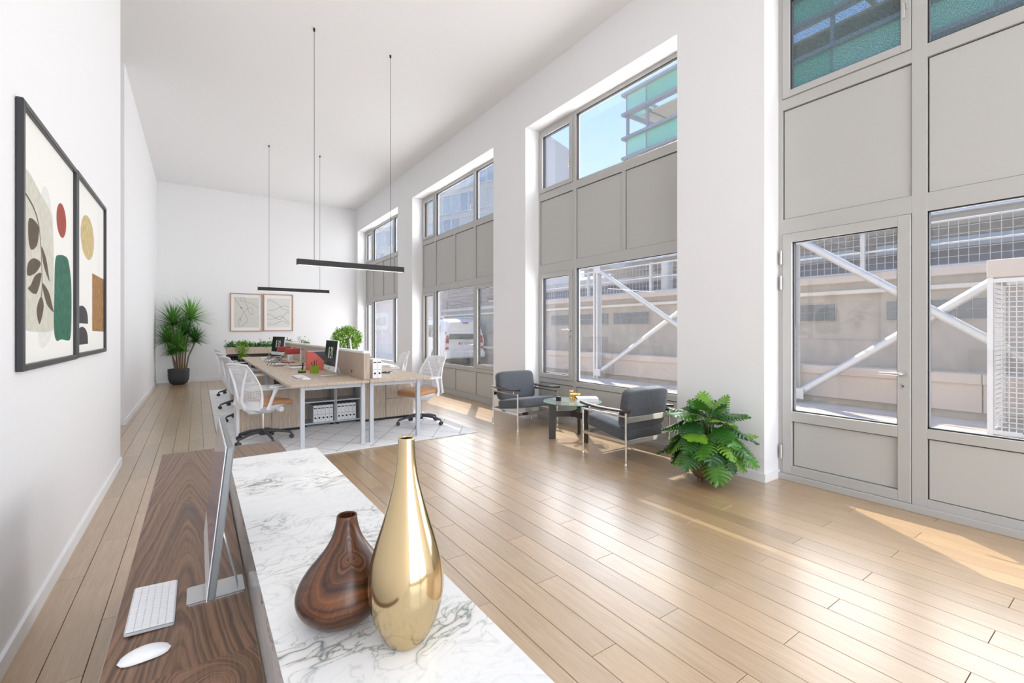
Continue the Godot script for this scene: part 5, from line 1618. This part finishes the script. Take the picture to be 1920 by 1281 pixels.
func lounge() -> void:
	var nv := noise(71, 0.04, 4)
	var vel := tex(256, 256, func(x: int, y: int) -> Color:
		var a := 0.5 + 0.5 * nv.get_noise_2d(x, y * 1.6)
		return rgb(66, 69, 74).lerp(rgb(92, 96, 102), a))
	var velvet := mat(Color.WHITE, 0.85)
	velvet.albedo_texture = vel
	velvet.rim_enabled = true; velvet.rim = 0.5
	triplanar(velvet, Vector3(2.2, 2.2, 2.2), Vector3.ZERO, false)
	var arm := mat(rgb(52, 30, 26), 0.3)
	arm.clearcoat_enabled = true; arm.clearcoat = 0.4
	# armchair: front is local -z
	var t := thing("armchair", "x", "armchair", Vector3.ZERO, 0.0, "grey velvet armchairs")
	var b := MB.new()
	b.t = Transform3D(Basis(Vector3.RIGHT, 0.16), Vector3(0, 0.31, -0.02))
	b.pillow(Vector3.ZERO, Vector3(0.61, 0.125, 0.60), 0.03, 0.012, 14); part("seat_cushion", b, velvet, t)
	b = MB.new()
	b.t = Transform3D(Basis(Vector3.RIGHT, 0.17), Vector3(0, 0.525, 0.235))
	b.pillow(Vector3.ZERO, Vector3(0.61, 0.40, 0.13), 0.03, 0.0, 14); part("back_cushion", b, velvet, t)
	for sx in [-1.0, 1.0]:
		for sz in [-1.0, 1.0]:
			b = MB.new()
			b.cyl(Vector3(sx * 0.335, 0.012, sz * 0.295), Vector3(sx * 0.335, 0.47 if sz < 0 else 0.5, sz * 0.295), 0.0105, 0.0105, 12)
			b.cyl(Vector3(sx * 0.335, 0.0, sz * 0.295), Vector3(sx * 0.335, 0.012, sz * 0.295), 0.016, 0.014, 12)
			part("leg", b, M.chrome, t)
		b = MB.new(); b.bb(sx * 0.335 - 0.006, sx * 0.335 + 0.006, 0.455, 0.475, -0.295, 0.295, 0.002); part("arm_rail", b, M.chrome, t)
		b = MB.new(); b.bb(sx * 0.335 - 0.006, sx * 0.335 + 0.006, 0.205, 0.23, -0.295, 0.295, 0.002); part("side_rail", b, M.chrome, t)
		for z in [-0.2, 0.2]:
			b = MB.new(); b.cyl(Vector3(sx * 0.335, 0.47, z), Vector3(sx * 0.335, 0.497, z), 0.007, 0.007, 8); part("arm_stud", b, M.chrome, t)
		var top := []
		var rows := []
		for i in 15:
			var s := -1.0 + 2.0 * i / 14.0
			var w := 0.033 * pow(maxf(0.0, 1 - pow(absf(s), 5.0)), 0.5) * (1.0 + 0.12 * s) + 0.004
			var y := 0.512 + 0.02 * s * s * (1.0 if s < 0 else 0.4)
			var row := []
			for j in 12:
				var a := TAU * j / 12
				row.append(Vector3(sx * 0.335 + cos(a) * w, y + sin(a) * 0.014, s * 0.345))
			rows.append(row)
		b = MB.new(); b.grid(rows, true)
		part("arm_rest", b, arm, t)
	for y in [[0.40, 0.455], [0.19, 0.235]]:
		b = MB.new(); b.bb(-0.33, 0.33, y[0], y[1], 0.292, 0.299, 0.001); part("back_band", b, M.chrome, t)
	b = MB.new(); b.bb(-0.33, 0.33, 0.195, 0.235, -0.299, -0.292, 0.001); part("front_band", b, M.chrome, t)
	t.position = Vector3(3.735, 0, -5.08); t.rotation.y = PI
	t.set_meta("label", "grey velvet armchair with dark wooden arms facing the glass table, seat in view")
	dup(t, Vector3(3.735, 0, -3.28), 0.0, "grey velvet armchair with dark wooden arms beside the leafy plant, back in view")
	# glass table on three dark plates
	t = thing("glass_table", "round glass coffee table on three dark flat legs between the armchairs", "table", Vector3(3.72, 0, -4.1))
	b = MB.new()
	b.lathe([Vector2(0.0, 0.4415), Vector2(0.352, 0.4415)], 64)
	b.lathe([Vector2(0.352, 0.4505), Vector2(0.0, 0.4505)], 64)
	part("glass_top", b, glass(0.16, Color(0.93, 1.0, 0.98)), t)
	b = MB.new(); b.lathe([Vector2(0.352, 0.4415), Vector2(0.3545, 0.443), Vector2(0.3545, 0.449), Vector2(0.352, 0.4505)], 64)
	part("glass_edge", b, mat(rgb(40, 128, 104), 0.1), t)
	var dk := mat(rgb(52, 47, 42), 0.45)
	for a in [[-0.205, -0.11], [-0.015, 0.255], [0.2, -0.105]]:
		var d := Vector2(a[0], a[1]).normalized()
		b = MB.new()
		b.t = Transform3D(Basis(Vector3.UP, -atan2(d.y, d.x)), Vector3.ZERO)
		b.bb(0.205, 0.285, 0.0, 0.441, -0.008, 0.008, 0.001)
		b.bb(0.02, 0.205, 0.265, 0.335, -0.008, 0.008, 0.001)
		part("leg", b, dk, t)
	b = MB.new(); b.cyl(Vector3(0, 0.264, 0), Vector3(0, 0.336, 0), 0.022, 0.022, 6); part("hub", b, dk, t)
	# on the table
	var y := 0.4508
	t = thing("candle_box", "small black cube candle on the glass table", "candle", Vector3(3.59, y, -4.2), 0.5)
	b = MB.new(); b.bb(-0.026, 0.026, 0, 0.052, -0.026, 0.026, 0.002); part("cube", b, M.black, t)
	b = MB.new(); b.bb(-0.022, 0.022, 0.0505, 0.053, -0.022, 0.022); part("wax", b, mat(rgb(96, 96, 98), 0.4), t)
	var gold := mat(rgb(228, 184, 84), 0.18, 1.0)
	t = thing("gold_sculpture", "golden sculpture of two beaded posts and rings on the glass table", "sculpture", Vector3(3.75, y, -4.15), 0.3)
	for s in [-1, 1]:
		b = MB.new()
		var pf := [Vector2(0.0, 0.0)]
		for k in 9:
			pf.append(Vector2(0.005, 0.014 * k + 0.001)); pf.append(Vector2(0.0095, 0.014 * k + 0.007))
		pf.append(Vector2(0.0, 0.13))
		b.lathe(pf, 12, Vector3(s * 0.035, 0, 0)); part("beaded_post", b, gold, t)
	for q in [0.035, 0.08, 0.115]:
		b = MB.new(); b.tube([Vector3(-0.035, q, 0), Vector3(-0.012, q - 0.006, 0.012), Vector3(0.012, q - 0.006, 0.012), Vector3(0.035, q, 0)], 0.007, 8); part("cross_piece", b, gold, t)
	t = thing("gold_dish", "small round golden dish behind the book on the glass table", "dish", Vector3(3.845, y, -4.18))
	b = MB.new(); b.lathe([Vector2(0.0, 0.0), Vector2(0.02, 0.0), Vector2(0.024, 0.012), Vector2(0.02, 0.03), Vector2(0.06, 0.055), Vector2(0.068, 0.066), Vector2(0.065, 0.067), Vector2(0.03, 0.045), Vector2(0.0, 0.042)], 28); part("bowl", b, gold, t)
	t = thing("book", "thick white book with black spine band on the glass table", "book", Vector3(3.845, y, -3.98), -0.62)
	b = MB.new(); b.bb(-0.125, 0.125, 0.0, 0.05, -0.085, 0.085, 0.002); part("cover", b, M.plastic, t)
	b = MB.new(); b.bb(-0.126, -0.124, 0.027, 0.05, -0.086, 0.086); part("spine_band", b, M.black, t)
	b = MB.new(); b.bb(-0.12, 0.1262, 0.005, 0.045, -0.08, 0.0862); part("pages", b, mat(rgb(230, 230, 232), 0.9), t)

func leaf_strip(b: MB, root: Vector3, dir: Vector3, len: float, w: float, droop: float, seg := 5) -> void:
	# a sword-shaped leaf that arches over; slightly folded along its middle
	var side := dir.cross(Vector3.UP)
	side = side.normalized() if side.length() > 0.01 else Vector3.RIGHT
	var rows := []
	var p := root
	var d := dir.normalized()
	for i in seg + 1:
		var s := float(i) / seg
		var ww := w * (sin(PI * pow(s * 0.92 + 0.08, 0.55)))
		var up := side.cross(d).normalized()
		rows.append([p - side * ww + up * ww * 0.35, p, p + side * ww + up * ww * 0.35])
		p += d * len / seg
		d = (d + Vector3(0, -droop / seg * (0.6 + s), 0)).normalized()
	b.grid(rows)

func small_leaf(b: MB, at: Vector3, d: Vector3, l: float, w: float) -> void:
	var side := d.cross(Vector3(rng.randf() - 0.5, 1, rng.randf() - 0.5)).normalized()
	var up := side.cross(d).normalized()
	var m := at + d * l * 0.5
	b.grid([[at, at + d * l * 0.01, at + d * l * 0.02], [m - side * w + up * w * 0.3, m, m + side * w + up * w * 0.3], [at + d * l * 0.98, at + d * l, at + d * l * 0.99]])

func leaf_mat(c: Color, rough := 0.45) -> StandardMaterial3D:
	var m := mat(c, rough)
	m.backlight_enabled = true
	m.backlight = c * 0.6
	return m

func rand_dir() -> Vector3:
	var z := rng.randf_range(-1, 1)
	var a := rng.randf() * TAU
	var r := sqrt(1 - z * z)
	return Vector3(r * cos(a), z, r * sin(a))

func plants() -> void:
	rng.seed = 99
	var soil := mat(rgb(58, 46, 38), 0.95)
	var bark := mat(rgb(128, 106, 84), 0.85)
	var greens := [leaf_mat(rgb(84, 136, 58)), leaf_mat(rgb(106, 160, 66)), leaf_mat(rgb(66, 116, 52))]
	# dragon tree in the far corner
	var t := thing("dragon_tree", "tall spiky-leaved plant in a round black pot in the far corner", "plant", Vector3(-0.372, 0, -13.66))
	var b := MB.new()
	b.lathe([Vector2(0.0, 0.0), Vector2(0.12, 0.0), Vector2(0.17, 0.03), Vector2(0.205, 0.12), Vector2(0.215, 0.22), Vector2(0.212, 0.29), Vector2(0.218, 0.30), Vector2(0.218, 0.37), Vector2(0.205, 0.375), Vector2(0.198, 0.35), Vector2(0.0, 0.35)], 40)
	part("pot", b, mat(rgb(50, 53, 57), 0.5), t)
	b = MB.new(); b.cyl(Vector3(0, 0.34, 0), Vector3(0, 0.352, 0), 0.197, 0.197, 24); part("soil", b, soil, t)
	var crowns := [[-0.11, 1.42, 0.05, 0.52], [0.24, 1.55, -0.05, 0.55], [0.13, 1.20, 0.1, 0.45], [-0.22, 1.02, 0.1, 0.42], [0.0, 0.95, 0.16, 0.38], [0.33, 1.02, 0.06, 0.36], [-0.13, 0.74, 0.16, 0.26], [0.05, 0.80, 0.2, 0.26]]
	for k in crowns.size():
		var c: Array = crowns[k]
		var top := Vector3(c[0], c[1], c[2])
		var base := Vector3(c[0] * 0.38 + 0.02, 0.34, c[2] * 0.5)
		b = MB.new(); b.tube([base, base.lerp(top, 0.5) + Vector3(-c[0] * 0.12, 0, 0), top], [0.019, 0.016, 0.013], 8); part("stem", b, bark, t)
		b = MB.new()
		for i in 105:
			var a := i * 2.399963
			var e := lerpf(1.45, -0.15, pow(i / 104.0, 0.85))
			var d := Vector3(cos(a) * cos(e), sin(e), sin(a) * cos(e))
			leaf_strip(b, top + Vector3(0, 0.07 * (1 - i / 104.0), 0), d, c[3] * rng.randf_range(0.85, 1.2), 0.018, 0.6, 5)
		for i in b.v.size(): b.v[i] = Vector3(maxf(b.v[i].x, -0.44), b.v[i].y, maxf(b.v[i].z, -0.49))
		part("leaf_crown", b, greens[k % 3], t)
	# planter on the bookcase
	t = thing("planter_box", "long limed oak planter box filled with greenery on the dark bookcase", "planter", Vector3(0.56, 0.722, -12.35))
	for s in [[0, 1.75, -0.38, -0.365], [0, 1.75, -0.015, 0.0], [0, 0.015, -0.365, -0.015], [1.735, 1.75, -0.365, -0.015]]:
		b = MB.new(); b.bb(s[0], s[1], 0.03, 0.19, s[2], s[3], 0.002); part("board", b, M.lime_z, t)
	b = MB.new(); b.bb(0.85, 0.87, 0.0, 0.19, 0.0, 0.004); part("joint_strip", b, M.lime_y, t)
	b = MB.new(); b.bb(0.015, 1.735, 0.03, 0.165, -0.365, -0.015); part("soil", b, soil, t)
	b = MB.new(); b.bb(0.02, 1.73, 0.0, 0.03, -0.36, -0.03); part("base", b, M.black, t)
	for k in 9:
		b = MB.new()
		for i in 240:
			var at := Vector3(0.1 + k * 0.195 + rng.randfn(0, 0.07), 0.17 + absf(rng.randfn(0, 0.055)) + (0.04 if k in [1, 6] else 0.0), -0.19 + rng.randfn(0, 0.085))
			at.x = clampf(at.x, -0.04, 1.79)
			small_leaf(b, at, (rand_dir() + Vector3(0, 0.6, 0)).normalized(), rng.randf_range(0.04, 0.07), 0.014)
		part("leaf_clump", b, [greens[2], leaf_mat(rgb(104, 150, 46)), greens[0]][0 if k % 3 == 0 else (1 if k in [1, 6, 7] else 2)], t)
	b = MB.new()
	for i in 320:
		var s := rng.randf()
		var at := Vector3(0.30 + rng.randfn(0, 0.045 + 0.02 * (1 - s)), 0.30 - s * 0.36, 0.02 + absf(rng.randfn(0, 0.03)) - 0.12 * (1.0 if s < 0.2 else 0.0))
		small_leaf(b, at, (rand_dir() + Vector3(0, -0.6, 0.3)).normalized(), 0.05, 0.012)
	part("trailing_vine", b, leaf_mat(rgb(126, 166, 44)), t)
	# round leafy tree on the window-side desks
	t = thing("bushy_plant", "round bright green leafy plant in a white pot behind the wooden screen", "plant", Vector3(2.30, DY, -8.75))
	b = MB.new(); b.lathe([Vector2(0, 0), Vector2(0.09, 0), Vector2(0.115, 0.2), Vector2(0.105, 0.2), Vector2(0.1, 0.18), Vector2(0, 0.18)], 24); part("pot", b, M.plastic, t)
	b = MB.new(); b.cyl(Vector3(0, 0.17, 0), Vector3(0, 0.182, 0), 0.1, 0.1, 16); part("soil", b, soil, t)
	b = MB.new(); b.tube([Vector3(0, 0.17, 0), Vector3(0.01, 0.28, 0), Vector3(0, 0.42, 0)], 0.012, 8)
	for i in 7:
		var a := TAU * i / 7
		b.tube([Vector3(0, 0.28 + 0.02 * i, 0), Vector3(cos(a) * 0.09, 0.4 + 0.01 * i, sin(a) * 0.09), Vector3(cos(a) * 0.17, 0.46, sin(a) * 0.17)], [0.007, 0.005, 0.003], 5)
	part("trunk", b, bark, t)
	for k in 3:
		b = MB.new()
		for i in 620:
			var d := rand_dir()
			if d.y < -0.9: d.y = -d.y
			var r := 0.26 * pow(rng.randf(), 0.22) * rng.randf_range(0.88, 1.08)
			small_leaf(b, Vector3(d.x * r * 1.04, 0.41 + d.y * r * 0.84, d.z * r), (d * 0.8 + rand_dir()).normalized(), rng.randf_range(0.035, 0.06), 0.014)
		part("foliage", b, [leaf_mat(rgb(122, 172, 44)), leaf_mat(rgb(152, 196, 60)), leaf_mat(rgb(92, 146, 38))][k], t)
	monstera()

func monstera_leaf(len: float) -> MB:
	# heart-shaped leaf with deep slits; stalk end at the origin, tip along +z, upper side +y
	var b := MB.new()
	var outline := func(s: float) -> float: return len * 0.56 * pow(sin(PI * clampf(pow(s, 0.8) * 0.95 + 0.05, 0.0, 1.0)), 0.75)
	for side in [-1.0, 1.0]:
		var nl := 8
		for k in nl:
			var s0 := (k + 0.10) / nl; var s1 := (k + 0.72) / nl
			var rows := []
			for i in 5:
				var f := i / 4.0
				var row := []
				for j in 3:
					var s := lerpf(s0, s1, j / 2.0)
					if f < 0.52: s = lerpf(k / float(nl), (k + 1.0) / nl, j / 2.0)
					var w: float = outline.call(s)
					var taper := 1.0 - 0.10 * absf(j - 1.0) * (1.0 if f > 0.9 else 0.0)
					var x := w * f * taper
					var z := len * (s - 0.06 * (1 - s) * 0.0) + len * 0.16 * f * f - len * (0.16 * f if s < 0.2 else 0.0)
					var y := 0.10 * x - 0.9 * x * x / len - 0.22 * s * s * len + 0.012 * (1.0 if j == 1 else 0.0) * f
					row.append(Vector3(side * x, y, z))
				rows.append(row)
			if side < 0: rows.reverse()
			b.grid(rows)
	return b

func monstera() -> void:
	rng.seed = 5
	var t := thing("monstera_plant", "large split-leaf plant in a ribbed brown pot by the wall pier", "plant", Vector3(3.63, 0, -2.27))
	var clay := mat(rgb(112, 84, 66), 0.6)
	var b := MB.new()
	var rows := []
	for p in [Vector2(0.0, 0.03), Vector2(0.07, 0.03), Vector2(0.115, 0.045), Vector2(0.137, 0.08), Vector2(0.146, 0.13), Vector2(0.149, 0.2), Vector2(0.149, 0.26), Vector2(0.141, 0.262), Vector2(0.138, 0.24), Vector2(0.0, 0.24)]:
		var row := []
		for j in 192:
			var w := -TAU * j / 192
			var r: float = p.x * (1.0 + (0.012 * (1.0 if j % 4 < 2 else -1.0) if p.y > 0.09 and p.x > 0.143 else 0.0))
			row.append(Vector3(cos(w) * r, p.y, sin(w) * r))
		rows.append(row)
	b.grid(rows, true)
	part("pot", b, clay, t)
	for k in 4:
		var a := TAU * k / 4 + 0.4
		b = MB.new(); b.cyl(Vector3(cos(a) * 0.085, 0, sin(a) * 0.085), Vector3(cos(a) * 0.085, 0.045, sin(a) * 0.085), 0.014, 0.018, 10); part("pot_foot", b, clay, t)
	b = MB.new(); b.cyl(Vector3(0, 0.235, 0), Vector3(0, 0.243, 0), 0.138, 0.138, 24); part("soil", b, mat(rgb(58, 46, 38), 0.95), t)
	var meshes := [monstera_leaf(0.16).mesh(), monstera_leaf(0.19).mesh(), monstera_leaf(0.225).mesh()]
	var gm := [leaf_mat(rgb(50, 98, 36), 0.26), leaf_mat(rgb(74, 126, 38), 0.28), leaf_mat(rgb(38, 80, 38), 0.26), leaf_mat(rgb(104, 150, 42), 0.3)]
	var stalk := leaf_mat(rgb(86, 118, 54), 0.5)
	# azimuth, reach, height of the leaf base, pitch of the leaf, size, colour
	var n := 0
	for ring in [[6, 0.05, 0.58, -1.0, 1], [10, 0.12, 0.55, -0.35, 2], [13, 0.18, 0.48, 0.2, 2], [14, 0.21, 0.40, 0.6, 2], [12, 0.19, 0.31, 1.0, 2]]:
		for k in ring[0]:
			var a: float = TAU * (k + 0.37 * n) / ring[0] + rng.randf_range(-0.22, 0.22)
			var rr: float = ring[1] * rng.randf_range(0.8, 1.25)
			var at := Vector3(cos(a) * rr, ring[2] + rng.randf_range(-0.05, 0.05), sin(a) * rr)
			var pitch: float = ring[3] + rng.randf_range(-0.25, 0.25)
			at.x = minf(at.x, 0.33 - maxf(0.0, 0.27 * cos(a)) - 0.1 * absf(sin(a)))
			var o := part("leaf", meshes[clampi(ring[4] + rng.randi_range(-1, 0), 0, 2)], gm[(n * 2 + k * 3) % 4], t)
			o.basis = Basis(Vector3.UP, PI / 2 - a) * Basis(Vector3.RIGHT, pitch) * Basis(Vector3.BACK, rng.randf_range(-0.4, 0.4))
			o.position = at
			b = MB.new()
			var mid := Vector3(at.x * 0.45, at.y * 0.8 + 0.06, at.z * 0.45)
			b.tube(smooth_path([Vector3(at.x * 0.12, 0.24, at.z * 0.12), mid, at], 4), 0.0045, 6); part("stalk", b, stalk, t)
		n += 1
